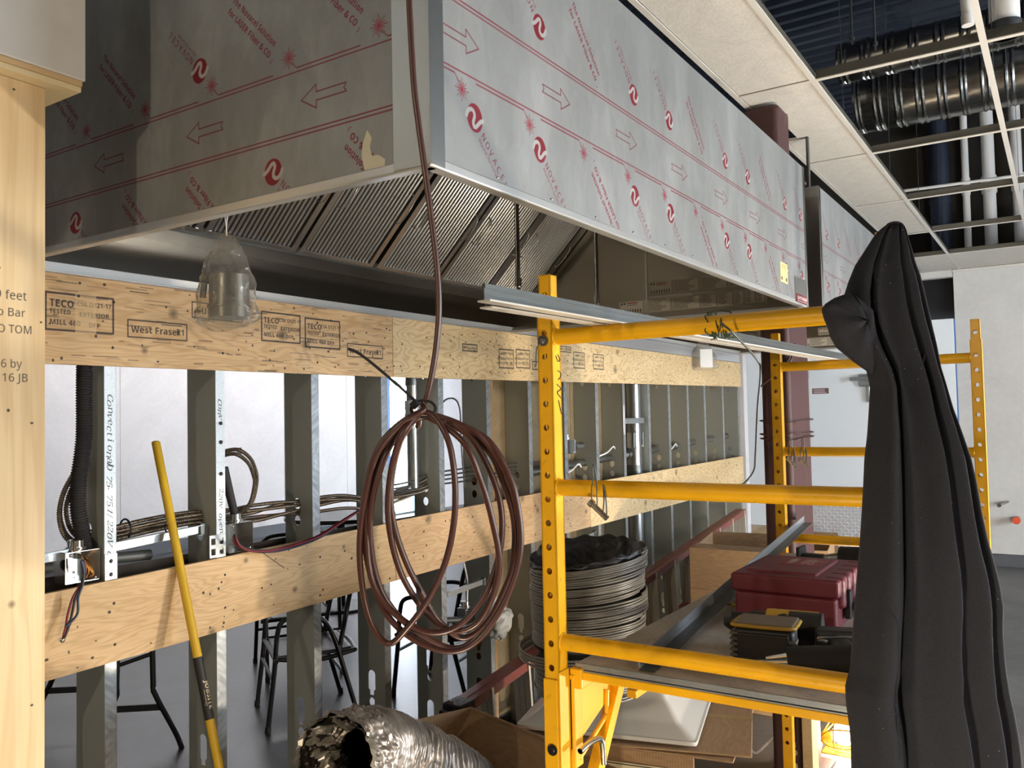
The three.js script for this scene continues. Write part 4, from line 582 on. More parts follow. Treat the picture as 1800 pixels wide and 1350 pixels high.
// ---------------------------------------------------------------- things in the stud bays
{
  tag(obj('black_conduit', ribbed(BLACK_CONDUIT, 0.0205, 0.0072, 0.0016, 12), M.blackSoft), 'thick black corrugated conduit dropping into the left junction box', 'conduit');
  const loops = [0, 0.014, 0.03, -0.012];
  loops.forEach((d, i) => tag(obj('armoured_cable', ribbed(LOOP_CABLES.map(([x, y, z], k) => [x - 0.01 + i * 0.006, y + (k > 4 ? d * 0.4 : 0), z - d * (k > 2 && k < 8 ? 1 : 0.4)]), 0.0062, 0.0065, 0.0009, 7), M.armour), ['outermost armoured cable looping behind the black conduit', 'second armoured cable looping behind the black conduit', 'innermost armoured cable looping behind the black conduit', 'armoured cable running straight behind the black conduit'][i], 'cable', 'armoured cables beside the black conduit'));
  [0, 1, 2, 3, 4].forEach((i) => tag(obj('armoured_cable', ribbed(RUN_A.map(([x, y, z], k) => [x + 0.012 * Math.sin(i * 2 + k), y + (i - 2) * 0.0085 + 0.02 * Math.sin(i * 1.7 + k * 0.6) * (k > 4 ? 0.8 : 0.12), z]), 0.006, 0.0065, 0.0009, 7), M.armour), ['lowest', 'second lowest', 'middle', 'second highest', 'highest'][i] + ' armoured cable in the bundle crossing the left stud bays', 'cable', 'armoured cables crossing the stud bays'));
  [0, 1].forEach((i) => tag(obj('armoured_cable', ribbed(MC_LOOP.map(([x, y, z]) => [x + i * 0.004, y - i * 0.014 * (y > 1.42 ? 1 : 0.2), z + i * 0.013]), 0.0062, 0.0065, 0.0009, 7), M.armour), ['outer armoured cable of the pair looping out of the second stud', 'inner armoured cable of the pair looping out of the second stud'][i], 'cable'));
  for (const [i, z, y] of [[0, -1.47, 1.316], [1, -1.62, 1.305]]) { const o = obj('cable_strap', new THREE.TorusGeometry(0.028, 0.003, 6, 20).scale(1, 1, 1).translate(-2.33, y, z), M.black); tag(o, ['black tie on the armoured cable bundle, left of the yellow pole', 'black tie on the armoured cable bundle, hidden by the yellow pole'][i], 'cable tie'); }
  // junction boxes: open fronted, clamp on top, wires out
  const jbox = (name, label, x, y, z, w, h, d, open) => {
    const t = thing(name, label, 'junction box'), m = M.chrome;
    obj('box_body', [rbox(x - d, x, y, y + 0.0025, z, z - w, 0.0008), rbox(x - d, x, y + h - 0.0025, y + h, z, z - w, 0.0008), rbox(x - d, x, y, y + h, z, z - 0.0025, 0.0008), rbox(x - d, x, y, y + h, z - w + 0.0025, z - w, 0.0008), rbox(x - d, x - d + 0.0025, y, y + h, z, z - w, 0.0008)], m, t);
    obj('clamp', [rod([x - d * 0.5, y + h, z - w * 0.45], [x - d * 0.5, y + h + 0.028, z - w * 0.45], 0.022, 20), rod([x - d * 0.5, y + h + 0.004, z - w * 0.45], [x - d * 0.5, y + h + 0.01, z - w * 0.45], 0.028, 20)], M.chrome, t);
    const s = []; for (const [a, b] of [[0.15, 0.9], [0.85, 0.1]]) s.push(new THREE.SphereGeometry(0.005, 8, 6).translate(x, y + h * b, z - w * a)); obj('screws', s, M.chrome, t);
    return t;
  };
  const j1 = jbox('junction_box', 'shiny open steel junction box with red, black and blue wires, far left', -2.265, 1.195, -1.255, 0.098, 0.085, 0.055);
  const cu = []; for (let i = 0; i < 7; i++) cu.push(tube([[-2.3, 1.265, -1.29 - i * 0.004], [-2.27, 1.27 - i * 0.003, -1.3 - i * 0.003], [-2.255, 1.24 - i * 0.004, -1.305 - i * 0.004], [-2.262, 1.205, -1.3 - i * 0.005 + rr(-0.01, 0.01)]], 0.0017, 16, 5)); obj('copper_wires', cu, M.copper, j1);
  const j2 = jbox('junction_box', 'dark steel junction box beside the second stud, coloured wires coming out', -2.27, 1.2, -1.79, 0.098, 0.095, 0.055);
  obj('flexible_sleeve', rod([-2.295, 1.475, -1.79], [-2.297, 1.322, -1.835], 0.016, 14, 0.0125), M.blackSoft, j2, 'black sleeve rising from the box');
  const wires = (P, name, labels, mats, off) => mats.forEach((m, i) => tag(obj(name, tube(P.map(([x, y, z], k) => [x + 0.004 + off(i, k)[0], y + off(i, k)[1], z + off(i, k)[2]]), 0.0034, 50, 7), m), labels[i], 'wire'));
  wires(WIRE_A, 'electric_wire', ['dark red wire hanging from the left junction box', 'black wire hanging from the left junction box', 'blue wire hanging from the left junction box'], [M.wireRed, M.wireBlack, M.wireBlue], (i, k) => [i * 0.003, k > 4 ? [0, -0.004, 0.03][i] * (k - 4) * 0.5 : 0, (i - 1) * 0.006 * Math.cos(k * 0.9)].map((v, c) => c === 2 ? v - (k > 3 ? [0, 0.004, 0.012][i] : 0) : v));
  wires(WIRE_B, 'electric_wire', ['red wire lying along the lower plywood board', 'black wire lying along the lower plywood board', 'blue wire lying along the lower plywood board', 'second red wire lying along the lower plywood board'], [M.wireRed, M.wireBlack, M.wireBlue, M.wireRed], (i, k) => [i * 0.004, (i - 1.5) * 0.006 * Math.cos(k * 0.7 + i), 0]);
  const tail = thing('wire_nut', 'small bright wire end below the left junction box', 'connector'); obj('cap', new THREE.SphereGeometry(0.008, 10, 8).translate(-2.2, 1.068, -1.211), M.chrome, tail); obj('ring', new THREE.TorusGeometry(0.006, 0.0015, 6, 14).rotateY(Math.PI / 2).translate(-2.205, 1.105, -1.232), M.galv, tail);
  // telescoping bars that hold the boxes, and stub pipes
  const stub = (label, a, b, r) => { const t = thing('pipe_stub', label, 'pipe'); obj('pipe', new THREE.CylinderGeometry(r, r, V(...a).distanceTo(V(...b)), 20, 1, true).applyQuaternion(new THREE.Quaternion().setFromUnitVectors(V(0, 1, 0), V(...b).sub(V(...a)).normalize())).translate((a[0] + b[0]) / 2, (a[1] + b[1]) / 2, (a[2] + b[2]) / 2), phy({ color: 0x4a4c4a, metalness: 0.4, roughness: 0.5, side: THREE.DoubleSide }), t); obj('core', rod(a, V(...a).lerp(V(...b), 0.8).toArray(), r * 0.82, 16), M.black, t); return t; };
  stub('dark grey pipe stub ending left of the left junction box', [-2.335, 1.245, -1.1], [-2.3, 1.243, -1.238], 0.0155);
  stub('dark grey pipe stub ending right of the first marked stud', [-2.33, 1.238, -1.4], [-2.325, 1.23, -1.545], 0.0165);
  stub('dark grey pipe stub behind the lower part of the hose coil', [-2.34, 0.73, -2.98], [-2.3, 0.715, -3.1], 0.014);
  const br = (label, a, b) => { const t = thing('box_support', label, 'bracket'); obj('bar', [bar(a, b, 0.004, 0.026), bar([a[0] + 0.006, a[1] + 0.012, a[2]], [b[0] + 0.006, b[1] + 0.012, b[2]], 0.012, 0.002)], M.galvBright, t); obj('clip', rbox(b[0] - 0.01, b[0] + 0.01, b[1] - 0.018, b[1] + 0.018, b[2] + 0.008, b[2] - 0.008, 0.002), M.galv, t); return t; };
  br('flat steel bar left of the first marked stud', [-2.31, 1.262, -1.06], [-2.29, 1.275, -1.3]);
  br('flat steel bar between the first and second marked studs', [-2.3, 1.272, -1.4], [-2.29, 1.29, -1.7]);
  br('bright slanting bar in the bay behind the hose coil, below the board', [-2.27, 0.86, -2.93], [-2.27, 0.87, -3.2]);
  br('bright bar behind the yellow post, below the lower board', [-2.27, 0.93, -3.98], [-2.27, 0.95, -4.3]);
  const j3 = jbox('junction_box', 'small steel box with a pipe stub, low behind the hose coil', -2.3, 0.69, -3.1, 0.07, 0.07, 0.05);
  obj('drop_wire', tube([[-2.32, 0.96, -3.12], [-2.31, 0.88, -3.13], [-2.32, 0.8, -3.14], [-2.315, 0.76, -3.135]], 0.004, 24, 6), M.white, j3);
  const j4 = jbox('junction_box', 'steel box cluster in the bay just right of the yellow post', -2.31, 1.41, -4.05, 0.12, 0.08, 0.05); obj('stub', [rod([-2.32, 1.45, -4.17], [-2.32, 1.45, -4.26], 0.022, 16)], M.conduit, j4); obj('cable', tube([[-2.33, 1.4, -4.1], [-2.325, 1.33, -4.11], [-2.33, 1.25, -4.1]], 0.006, 20, 6), M.galv, j4);
  const j5 = jbox('junction_box', 'bright steel box on the pipe in the fourth bay right of the yellow post', -2.29, 1.41, -4.9, 0.14, 0.1, 0.05); obj('cable', tube([[-2.3, 1.41, -4.96], [-2.29, 1.33, -4.98], [-2.3, 1.24, -4.95]], 0.007, 20, 6), M.galv, j5);
  const hb = thing('box_support', 'bright flat bracket across the fourth bay right of the yellow post', 'bracket'); obj('bar', rbox(-2.275, -2.27, 1.565, 1.6, -4.68, -5.02, 0.002), M.galvBright, hb); obj('clip', [rbox(-2.268, -2.25, 1.5, 1.68, -4.675, -4.7, 0.003)], M.lip, hb);
  const vp = (label, x, z, r, y0, y1) => { const t = thing('steel_pipe', label, 'pipe'); obj('pipe', rod([x, y0, z], [x, y1, z], r, 22), M.conduit, t); obj('coupling', rod([x, (y0 + y1) / 2 - 0.05, z], [x, (y0 + y1) / 2 + 0.05, z], r * 1.12, 22), M.galv, t); };
  vp('shiny vertical pipe wrapped in foil in the bay behind the hose coil', -2.335, -2.79, 0.024, 1.33, 2.3);
  vp('second vertical pipe in the bay behind the hose coil', -2.36, -2.83, 0.012, 1.33, 2.3);
  vp('wide grey vertical pipe just right of the yellow post', -2.34, -4.02, 0.035, FY, 2.4);
  vp('wide shiny vertical pipe in the fourth bay right of the yellow post', -2.33, -4.98, 0.05, FY, 2.4);
  const wrap = sheet((u, v) => { const a = u * 6.2832, r = 0.031 + 0.004 * noise(u * 14, v * 9, 3); return V(-2.335 + Math.cos(a) * r, 1.58 + v * 0.12, -2.79 + Math.sin(a) * r); }, 40, 14, true); tag(obj('foil_wrap', wrap, M.lip), 'crinkled foil wrapped on the pipe behind the hose coil', 'foil');
  [0, 1, 2, 3].forEach((i) => tag(obj('thin_cable', tube([[-2.32, 1.305 + i * 0.014, -2.5], [-2.32, 1.31 + i * 0.016, -2.75], [-2.33, 1.33 + i * 0.018, -2.95], [-2.33, 1.33 + i * 0.02, -3.4], [-2.34, 1.335 + i * 0.015, -3.95]], 0.0045, 60, 6), M.galv), [`lowest`, 'second lowest', 'second highest', 'highest'][i] + ' thin cable running behind the hose coil at board height', 'cable', 'thin cables behind the hose coil'));
  const hook = obj('thin_cable', tube([[-2.3, 1.6, -2.93], [-2.31, 1.69, -2.97], [-2.31, 1.71, -3.05], [-2.32, 1.66, -3.11], [-2.33, 1.5, -3.13], [-2.33, 1.3, -3.15]], 0.004, 50, 6), M.galv); tag(hook, 'thin grey cable bent like a hook behind the hose coil', 'cable');
  const run = thing('steel_pipe', 'grey horizontal pipe running through the far studs above the board', 'pipe'); obj('pipe', rod([-2.345, 1.33, -3.7], [-2.345, 1.43, -6.8], 0.022, 18), M.conduit, run); for (const [y, z] of [[1.37, -4.9], [1.39, -5.6]]) obj('coupling', rod([-2.345, y, z], [-2.345, y + 0.003, z - 0.1], 0.027, 18), M.galv, run);
  for (const [z, y, l] of [[-3.98, 1.3, 'left pale loose cable end on the horizontal pipe'], [-4.42, 1.38, 'middle pale loose cable end on the horizontal pipe'], [-5.4, 1.36, 'right pale loose cable end on the horizontal pipe']]) tag(obj('cable_end', tube([[-2.3, y, z], [-2.29, y + 0.02, z - 0.1], [-2.3, y + 0.05, z - 0.2], [-2.32, y + 0.03, z - 0.27]], 0.0055, 20, 6), M.white), l, 'cable');
  const plastic = thing('crumpled_plastic', 'crumpled clear plastic over the black foot of the wall, right of the hose coil', 'plastic'); obj('film', sheet((u, v) => { const a = u * 6.2832, b = v * 3.1416, n = 1 + 0.35 * noise(u * 7, v * 6, 2) + 0.15 * noise(u * 20, v * 16, 4); return V(-2.2 + Math.cos(a) * Math.sin(b) * 0.05 * n, 0.7 + Math.cos(b) * 0.085 * n, -3.22 + Math.sin(a) * Math.sin(b) * 0.07 * n); }, 40, 24), M.plastic, plastic);
  // boxes cut in the far dining wall
  for (const [z, y, l] of [[-6.72 - 0.55, 1.24, 'left small electrical outlet hole in the far white wall'], [-8.45, 1.22, 'right small electrical outlet hole in the far white wall']]) { const t = thing('outlet_box', l, 'outlet'); obj('box_body', [rbox(XL - 0.01, XL + 0.004, y - 0.06, y + 0.06, z + 0.035, z + 0.03, 0.001), rbox(XL - 0.01, XL + 0.004, y - 0.06, y + 0.06, z - 0.03, z - 0.035, 0.001), rbox(XL - 0.01, XL + 0.004, y + 0.055, y + 0.06, z + 0.035, z - 0.035, 0.001), rbox(XL - 0.01, XL + 0.004, y - 0.06, y - 0.055, z + 0.035, z - 0.035, 0.001)], M.galv, t); obj('inside', rbox(XL - 0.01, XL + 0.001, y - 0.055, y + 0.055, z + 0.03, z - 0.03, 0.001), M.black, t); }
  const oc = thing('capped_pipe', 'orange pipe cap on the far white wall beside the second junction box', 'pipe cap'); obj('cap', rod([XL, 0.36, -7.62], [XL + 0.06, 0.36, -7.62], 0.045, 20), M.orange, oc); obj('rim', rod([XL, 0.36, -7.62], [XL + 0.012, 0.36, -7.62], 0.055, 20), M.white, oc);
}
// ---------------------------------------------------------------- rolling scaffold
{
  const t = thing('scaffold', 'yellow rolling scaffold with perforated posts and a plywood deck, in the right foreground', 'scaffold');
  const PW = 0.036, PD = 0.037, zN = -1.578, zFa = -3.3, xs = [-0.962, -0.272], pitch = 0.0515;
  const part = (name) => { const g = new THREE.Group(); g.name = name; t.add(g); return g; };
  // square post with bored holes in the two z faces: side plates plus perforated faces
  const post = (x, z, w, d, y0, y1, stub) => {
    const g = part('post'), f = (wd, a, b, hs) => { const s = poly([[0, a], [wd, a], [wd, b], [0, b]]); hs.forEach((y) => hole(s, wd * 0.47, y, 0.0072)); return s; };
    const hs = []; for (let y = y0 + 0.12; y < y1 - 0.02; y += pitch) hs.push(y);
    const gs = [];
    for (const zz of [z - 0.003, z - d]) gs.push(extr(f(w, y0, y1, hs), 0.003).translate(x, 0, zz));
    gs.push(rbox(x, x + 0.003, y0, y1, z, z - d, 0.001), rbox(x + w - 0.003, x + w, y0, y1, z, z - d, 0.001));
    obj('tube', uvm(merge(gs)), M.yellow, g);
    const sx = x + w * 0.5, sw = w * 0.8, sd = d * 0.8, s = f(sw, y1 - 0.05, stub, [stub - 0.045]);
    obj('stub', uvm(merge([extr(s, 0.003).translate(sx - sw / 2, 0, z - (d - sd) / 2 - 0.003), extr(s, 0.003).translate(sx - sw / 2, 0, z - (d + sd) / 2), rbox(sx - sw / 2, sx - sw / 2 + 0.003, y1 - 0.05, stub, z - (d - sd) / 2, z - (d + sd) / 2, 0.001), rbox(sx + sw / 2 - 0.003, sx + sw / 2, y1 - 0.05, stub, z - (d - sd) / 2, z - (d + sd) / 2, 0.001), rbox(sx - sw / 2, sx + sw / 2, stub - 0.003, stub, z - (d - sd) / 2, z - (d + sd) / 2, 0.001)])), M.yellow, g);
    // castor
    obj('caster_wheel', [new THREE.CylinderGeometry(0.05, 0.05, 0.03, 24).rotateZ(Math.PI / 2).translate(x + w / 2, FY + 0.05, z - d / 2)], M.black, g);
    obj('caster_fork', [rod([x + w / 2, FY + 0.1, z - d / 2], [x + w / 2, y0 + 0.02, z - d / 2], 0.014, 14), rbox(x + w / 2 - 0.024, x + w / 2 - 0.019, FY + 0.04, FY + 0.115, z - d / 2 + 0.02, z - d / 2 - 0.02, 0.001), rbox(x + w / 2 + 0.019, x + w / 2 + 0.024, FY + 0.04, FY + 0.115, z - d / 2 + 0.02, z - d / 2 - 0.02, 0.001), rbox(x + w / 2 - 0.024, x + w / 2 + 0.024, FY + 0.108, FY + 0.114, z - d / 2 + 0.02, z - d / 2 - 0.02, 0.001)], M.galv, g);
    return g;
  };
  const p1 = post(xs[0], zN, PW, PD, 0.24, 1.855, 1.93); post(xs[1], zN, PW, PD, 0.24, 1.855, 1.93);
  post(-0.955, zFa, PW, PD, 0.24, 1.855, 1.925); post(-0.27, zFa, PW, PD, 0.24, 1.855, 1.925);
  // sleeve round the lower half of the near left post
  obj('sleeve', [uvm(rbox(xs[0] - 0.002, xs[0] + PW - 0.004, 0.3, 1.058, zN + 0.004, zN + 0.0005, 0.002)), uvm(rbox(xs[0] + PW + 0.0002, xs[0] + PW + 0.003, 0.3, 1.075, zN + 0.004, zN - PD, 0.0012))], M.yellow, t);
  obj('bolt', [new THREE.SphereGeometry(0.008, 12, 8).scale(1, 1, 0.5).translate(xs[0] + 0.018, 0.91, zN + 0.006), rod([xs[0] + 0.018, 0.91, zN + 0.005], [xs[0] + 0.018, 0.91, zN + 0.0065], 0.012, 16)], M.darkMetal, t);
  for (const [z, x0, x1] of [[zN - PD / 2, xs[0] + PW, xs[1]], [zFa - PD / 2, -0.919, -0.27]]) for (const y of [1.793, 1.466, 1.135]) {
    obj('rung', uvm(rod([x0 - 0.002, y, z], [x1 + 0.002, y, z], 0.0178, 24), false), M.yellow, t);
    for (const q of [x0 + 0.001, x1 - 0.001]) obj('weld', new THREE.TorusGeometry(0.0175, 0.0028, 6, 20).rotateY(Math.PI / 2).translate(q, y, z), M.yellow, t);
  }
  // trussed side rails under the deck with their gusset, brace and pin
  for (const sx of [-0.93, -0.268]) {
    const s = sx < -0.5 ? 1 : -1, a = sx + s * 0.004, r = part('side_rail');
    obj('rail', uvm(merge([rbox(a, a + s * 0.03, 1.03, 1.074, -1.62, -3.296, 0.004), rbox(a, a + s * 0.026, 0.93, 0.95, -1.9, -3.05, 0.003)])), M.yellow, r);
    for (const [zz, dr] of [[-1.617, -1], [-3.297, 1]]) {
      const q = poly([[0, 1.05], [0.24, 1.05], [0.24, 0.985], [0.05, 0.915], [0.0, 0.9]]);
      obj('gusset', uvm(extr(q, 0.006).rotateY(dr < 0 ? Math.PI / 2 : -Math.PI / 2).translate(a + (dr < 0 ? 0 : 0.006), 0, zz)), M.yellow, r);
      obj('brace', uvm(bar([a + s * 0.012, 1.04, zz + dr * 0.25], [a + s * 0.012, 0.70, zz + dr * 0.0], 0.026, 0.03)), M.yellow, r);
      obj('stay', [rod([a + s * 0.01, 0.985, zz + dr * 0.16], [a + s * 0.01, 0.93, zz + dr * 0.155], 0.006, 8), rod([a + s * 0.01, 0.93, zz + dr * 0.155], [a + s * 0.01, 0.875, zz + dr * 0.02], 0.006, 8)], M.yellow, r);
      obj('hook_plate', uvm(rbox(a, a + s * 0.014, 0.86, 1.06, zz, zz + dr * 0.035, 0.003)), M.yellow, r);
      obj('locking_pin', tube([[a + s * 0.03, 0.905, zz - dr * 0.01], [a + s * 0.032, 0.91, zz + dr * 0.03], [a + s * 0.034, 0.905, zz + dr * 0.075], [a + s * 0.035, 0.885, zz + dr * 0.085], [a + s * 0.035, 0.845, zz + dr * 0.088]], 0.0065, 24, 10), M.chrome, r);
    }
  }
  obj('deck_board', uvm(rbox(-0.915, -0.283, 1.07, 1.083, -1.634, -3.29, 0.003)), M.platform, t, 'dusty plywood deck');
  obj('deck_edge', [rbox(-0.915, -0.283, 1.072, 1.0845, -1.628, -1.634, 0.0015), rbox(-0.915, -0.283, 1.067, 1.07, -1.628, -1.66, 0.0008)], M.galvBright, t);
  for (const z of [-1.63, -3.26]) obj('cross_rail', uvm(rbox(-0.915, -0.283, 1.048, 1.066, z, z - 0.03, 0.003)), M.yellow, t);
  // bolt with its wire clip at the top of the near post, marker scribbles on the post
  obj('pin_head', [rod([xs[0] + 0.016, 1.785, zN], [xs[0] + 0.016, 1.785, zN + 0.008], 0.0115, 18), new THREE.SphereGeometry(0.009, 12, 8).scale(1, 1, 0.6).translate(xs[0] + 0.016, 1.785, zN + 0.009)], M.galv, t);
  obj('wire_clip', tube([[xs[0] + 0.016, 1.78, zN + 0.01], [xs[0] + 0.006, 1.77, zN + 0.012], [xs[0] + 0.002, 1.755, zN + 0.01], [xs[0] + 0.0, 1.735, zN + 0.008], [xs[0] - 0.004, 1.73, zN + 0.004]], 0.0017, 24, 6), M.galv, t);
  const scr = []; const sc = (a) => scr.push(tube(a.map(([z, y]) => [xs[0] + PW + 0.0008, y, z]), 0.0012, 16, 5));
  sc([[-1.6, 1.755], [-1.61, 1.745], [-1.602, 1.74], [-1.592, 1.752]]); sc([[-1.598, 1.72], [-1.612, 1.715], [-1.61, 1.705], [-1.6, 1.7]]); sc([[-1.594, 1.69], [-1.612, 1.68], [-1.595, 1.672], [-1.612, 1.66]]); sc([[-1.6, 1.655], [-1.612, 1.625]]);
  obj('marker_scribble', scr, M.wireBlack, t, 'black marker scribbles on the post');
}
// pins hung on the rungs
{
  const pin = (label, x, y, z, dx, dz) => { const t = thing('locking_pin', label, 'pin'); obj('pin', [rod([x, y, z], [x + dx, y - 0.03, z + dz], 0.0062, 14), rod([x - dx * 0.06, y + 0.002, z], [x + dx * 0.1, y - 0.003, z + dz * 0.1], 0.0085, 14)], M.chrome, t);
    obj('wire_loop', [tube([[x + 0.002, y, z], [x + 0.004, y + 0.03, z + 0.004], [x + 0.012, y + 0.05, z + 0.012], [x + 0.012, y + 0.085, z + 0.01], [x + 0.02, y + 0.052, z + 0.012], [x + dx * 0.4, y - 0.012, z + dz * 0.4]], 0.0016, 30, 6), tube([[x + dx * 0.75, y - 0.022, z + dz * 0.8], [x + dx * 0.85, y + 0.01, z + dz * 0.85], [x + dx * 0.8, y + 0.04, z + dz * 0.6], [x + dx * 0.98, y + 0.005, z + dz], [x + dx, y - 0.03, z + dz]], 0.0016, 30, 6)], M.galv, t); };
  pin('steel locking pin hanging by wire loops from the middle rung of the near frame', -0.838, 1.438, -1.575, 0.038, 0.004);
  pin('left steel pin hanging from the middle rung of the far frame', -0.9, 1.44, -3.3, 0.03, 0.01);
  pin('right steel pin hanging from the middle rung of the far frame', -0.855, 1.44, -3.3, 0.03, 0.01);
}
// things lying on the scaffold
{
  const tb = (label, x, y0, z0, y1, z1, w, xe) => { const t = thing('ceiling_rail', label, 'metal bar'), a = [x, y0, z0], b = [xe, y1, z1]; obj('flange', bar(a, b, w, 0.003), M.tee, t); obj('web', bar([x, y0 + 0.012, z0], [xe, y1 + 0.012, z1], 0.0025, 0.022), M.galv, t); obj('bulb', bar([x, y0 + 0.025, z0], [xe, y1 + 0.025, z1], 0.007, 0.007), M.galv, t); };
  tb('long white ceiling rail lying across the tops of the scaffold frames', -0.79, 1.8115, -1.13, 1.8115, -4.25, 0.026, -0.69);
  tb('second ceiling rail, lower and shorter, beside the long one on the scaffold top', -0.835, 1.8115, -1.2, 1.8115, -3.6, 0.026, -0.735);
  const an = thing('steel_angle', 'grey steel angle lying slantwise over the scaffold deck onto the far rung', 'metal bar'), A = [-0.752, 1.087, -1.64], B = [-0.888, 1.17, -3.52]; obj('leaf', bar(A, B, 0.034, 0.003), M.galv, an); obj('leaf', bar([A[0] - 0.017, A[1] + 0.014, A[2]], [B[0] - 0.017, B[1] + 0.014, B[2]], 0.003, 0.028), M.galvBright, an);
  // red tool case
  const c = thing('tool_case', 'dark red hard plastic tool case standing on the scaffold deck', 'tool case'), cx0 = -0.742, cx1 = -0.475, cz0 = -2.145, cz1 = -2.47, y0 = 1.084;
  obj('lower_shell', uvm(rbox(cx0 + 0.008, cx1 - 0.008, y0, y0 + 0.079, cz0 - 0.004, cz1 + 0.004, 0.009, 3)), M.caseRed, c);
  obj('lid', [uvm(rbox(cx0, cx1, y0 + 0.0805, y0 + 0.125, cz0, cz1, 0.008, 3)), uvm(rbox(cx0 + 0.03, cx1 - 0.06, y0 + 0.118, y0 + 0.131, cz0 - 0.04, cz1 + 0.04, 0.006, 3))], M.caseRed, c);
  for (let i = 0; i < 5; i++) { const z = cz0 - 0.03 - i * 0.062; obj('rib', rbox(cx1 - 0.045, cx1 + 0.006, y0 + 0.05, y0 + 0.127, z, z - 0.034, 0.012, 3), M.caseRed, c); }
  obj('latch', [rbox(cx1 - 0.004, cx1 + 0.012, y0 + 0.02, y0 + 0.09, cz0 - 0.07, cz0 - 0.1, 0.004), rbox(cx1 - 0.004, cx1 + 0.012, y0 + 0.02, y0 + 0.09, cz1 + 0.1, cz1 + 0.07, 0.004)], M.black, c);
  obj('handle', [tube([[cx1, y0 + 0.05, cz0 - 0.1], [cx1 + 0.05, y0 + 0.045, cz0 - 0.1], [cx1 + 0.055, y0 + 0.04, cz0 - 0.13], [cx1 + 0.055, y0 + 0.04, cz1 + 0.13], [cx1 + 0.05, y0 + 0.045, cz1 + 0.1], [cx1, y0 + 0.05, cz1 + 0.1]], 0.011, 50, 10)], M.black, c);
  const pr = canvas(256, 192, (g, w, h) => { g.fillStyle = '#7c2830'; g.fillRect(0, 0, w, h); g.fillStyle = '#a89a88'; const bolt = (ox, oy, k) => { g.beginPath(); [[40, 10], [8, 60], [34, 56], [14, 104], [38, 100], [26, 160], [84, 84], [56, 88], [80, 46], [54, 50], [72, 10]].forEach(([x, y], i) => i ? g.lineTo(ox + x * k, oy + y * k) : g.moveTo(ox + x * k, oy + y * k)); g.fill(); }; bolt(10, 10, 1); g.globalAlpha = 0.8; for (let i = 0; i < 160; i++) g.fillRect(rr(112, 190), rr(22, 150), rr(4, 18), rr(3, 8)); for (let i = 0; i < 26; i++) g.fillRect(rr(180, 240), rr(30, 80), rr(3, 10), rr(3, 8)); g.globalAlpha = 1; });
  obj('print', slab([cx0 + 0.085, y0 + 0.1318, cz1 + 0.07], [cx0 + 0.19, y0 + 0.1318, cz1 + 0.07], [cx0 + 0.085, y0 + 0.1318, cz0 - 0.14], [0, 1, 0], 0.0006), std({ map: pr, roughness: 0.55 }), c, 'worn pale lightning bolt print');
  const yb = thing('yellow_tag', 'small bright yellow piece left of the red tool case', 'scrap'); obj('tag', rbox(-0.8, -0.752, 1.0835, 1.089, -2.31, -2.325, 0.002), std({ color: 0xe8c420, roughness: 0.5 }), yb); obj('tip', rod([-0.802, 1.087, -2.317], [-0.815, 1.0855, -2.317], 0.0025, 8, 0.0008), M.black, yb);
  // cordless drill lying down, battery towards the camera
  const drill = (name, label, pos, turn, body, kind) => {
    const t = thing(name, label, 'power tool', pos); t.rotation.y = turn;
    if (kind === 'drill') {
      obj('battery', [rbox(-0.06, 0.065, 0.0, 0.085, 0.03, 0.09, 0.012, 4), rbox(-0.05, 0.055, 0.01, 0.075, 0.088, 0.096, 0.003)], M.black, t, 'black battery with ridged corners');
      const k = []; for (let i = 0; i < 6; i++) k.push(rbox(-0.066, -0.045, 0.012 + i * 0.0115, 0.017 + i * 0.0115, 0.06, 0.094, 0.002)); for (let i = 0; i < 4; i++) k.push(rbox(0.05, 0.07, 0.012 + i * 0.015, 0.02 + i * 0.015, 0.06, 0.095, 0.003)); obj('vent_ribs', k, std({ color: 0x5e5a54, roughness: 0.6 }), t);
      obj('base', rbox(-0.058, 0.064, 0.084, 0.094, -0.005, 0.09, 0.005, 3), std({ color: 0x6e624e, roughness: 0.6 }), t); obj('base_rim', tube([[-0.06, 0.086, 0.0], [-0.061, 0.088, 0.06], [-0.05, 0.089, 0.092], [0.055, 0.089, 0.092], [0.066, 0.088, 0.06], [0.066, 0.086, 0.0]], 0.004, 50, 8), body, t);
      obj('grip', [rod([0.0, 0.055, 0.03], [0.02, 0.06, -0.09], 0.02, 14, 0.022)], M.black, t);
      const s = []; for (let i = 0; i < 6; i++) s.push(new THREE.TorusGeometry(0.0222, 0.0022, 6, 16).translate(0.004 + i * 0.003, 0.056 + i * 0.0006, 0.01 - i * 0.015)); obj('grip_ribs', s, M.blackSoft, t);
      obj('motor_body', [rod([0.09, 0.05, -0.1], [-0.02, 0.05, -0.1], 0.036, 20), rod([0.095, 0.05, -0.1], [0.09, 0.05, -0.1], 0.03, 20)], body, t);
      obj('motor_cover', [rod([0.1, 0.048, -0.095], [0.03, 0.048, -0.095], 0.0375, 20)], M.black, t);
      obj('gear_collar', [rod([-0.02, 0.05, -0.1], [-0.055, 0.05, -0.1], 0.029, 20), rod([-0.055, 0.05, -0.1], [-0.06, 0.05, -0.1], 0.025, 20)], std({ color: 0x35332e, roughness: 0.5 }), t);
      obj('chuck', [rod([-0.06, 0.05, -0.1], [-0.1, 0.05, -0.1], 0.023, 18), rod([-0.1, 0.05, -0.1], [-0.118, 0.05, -0.1], 0.023, 18, 0.012)], M.black, t);
      obj('trigger', rbox(-0.026, -0.006, 0.04, 0.06, -0.075, -0.045, 0.005), M.black, t);
    } else {
      obj('body', [rod([-0.11, 0.035, 0], [0.06, 0.04, -0.01], 0.03, 16, 0.034), new THREE.SphereGeometry(0.034, 16, 10).translate(0.06, 0.04, -0.01)], M.blackSoft, t);
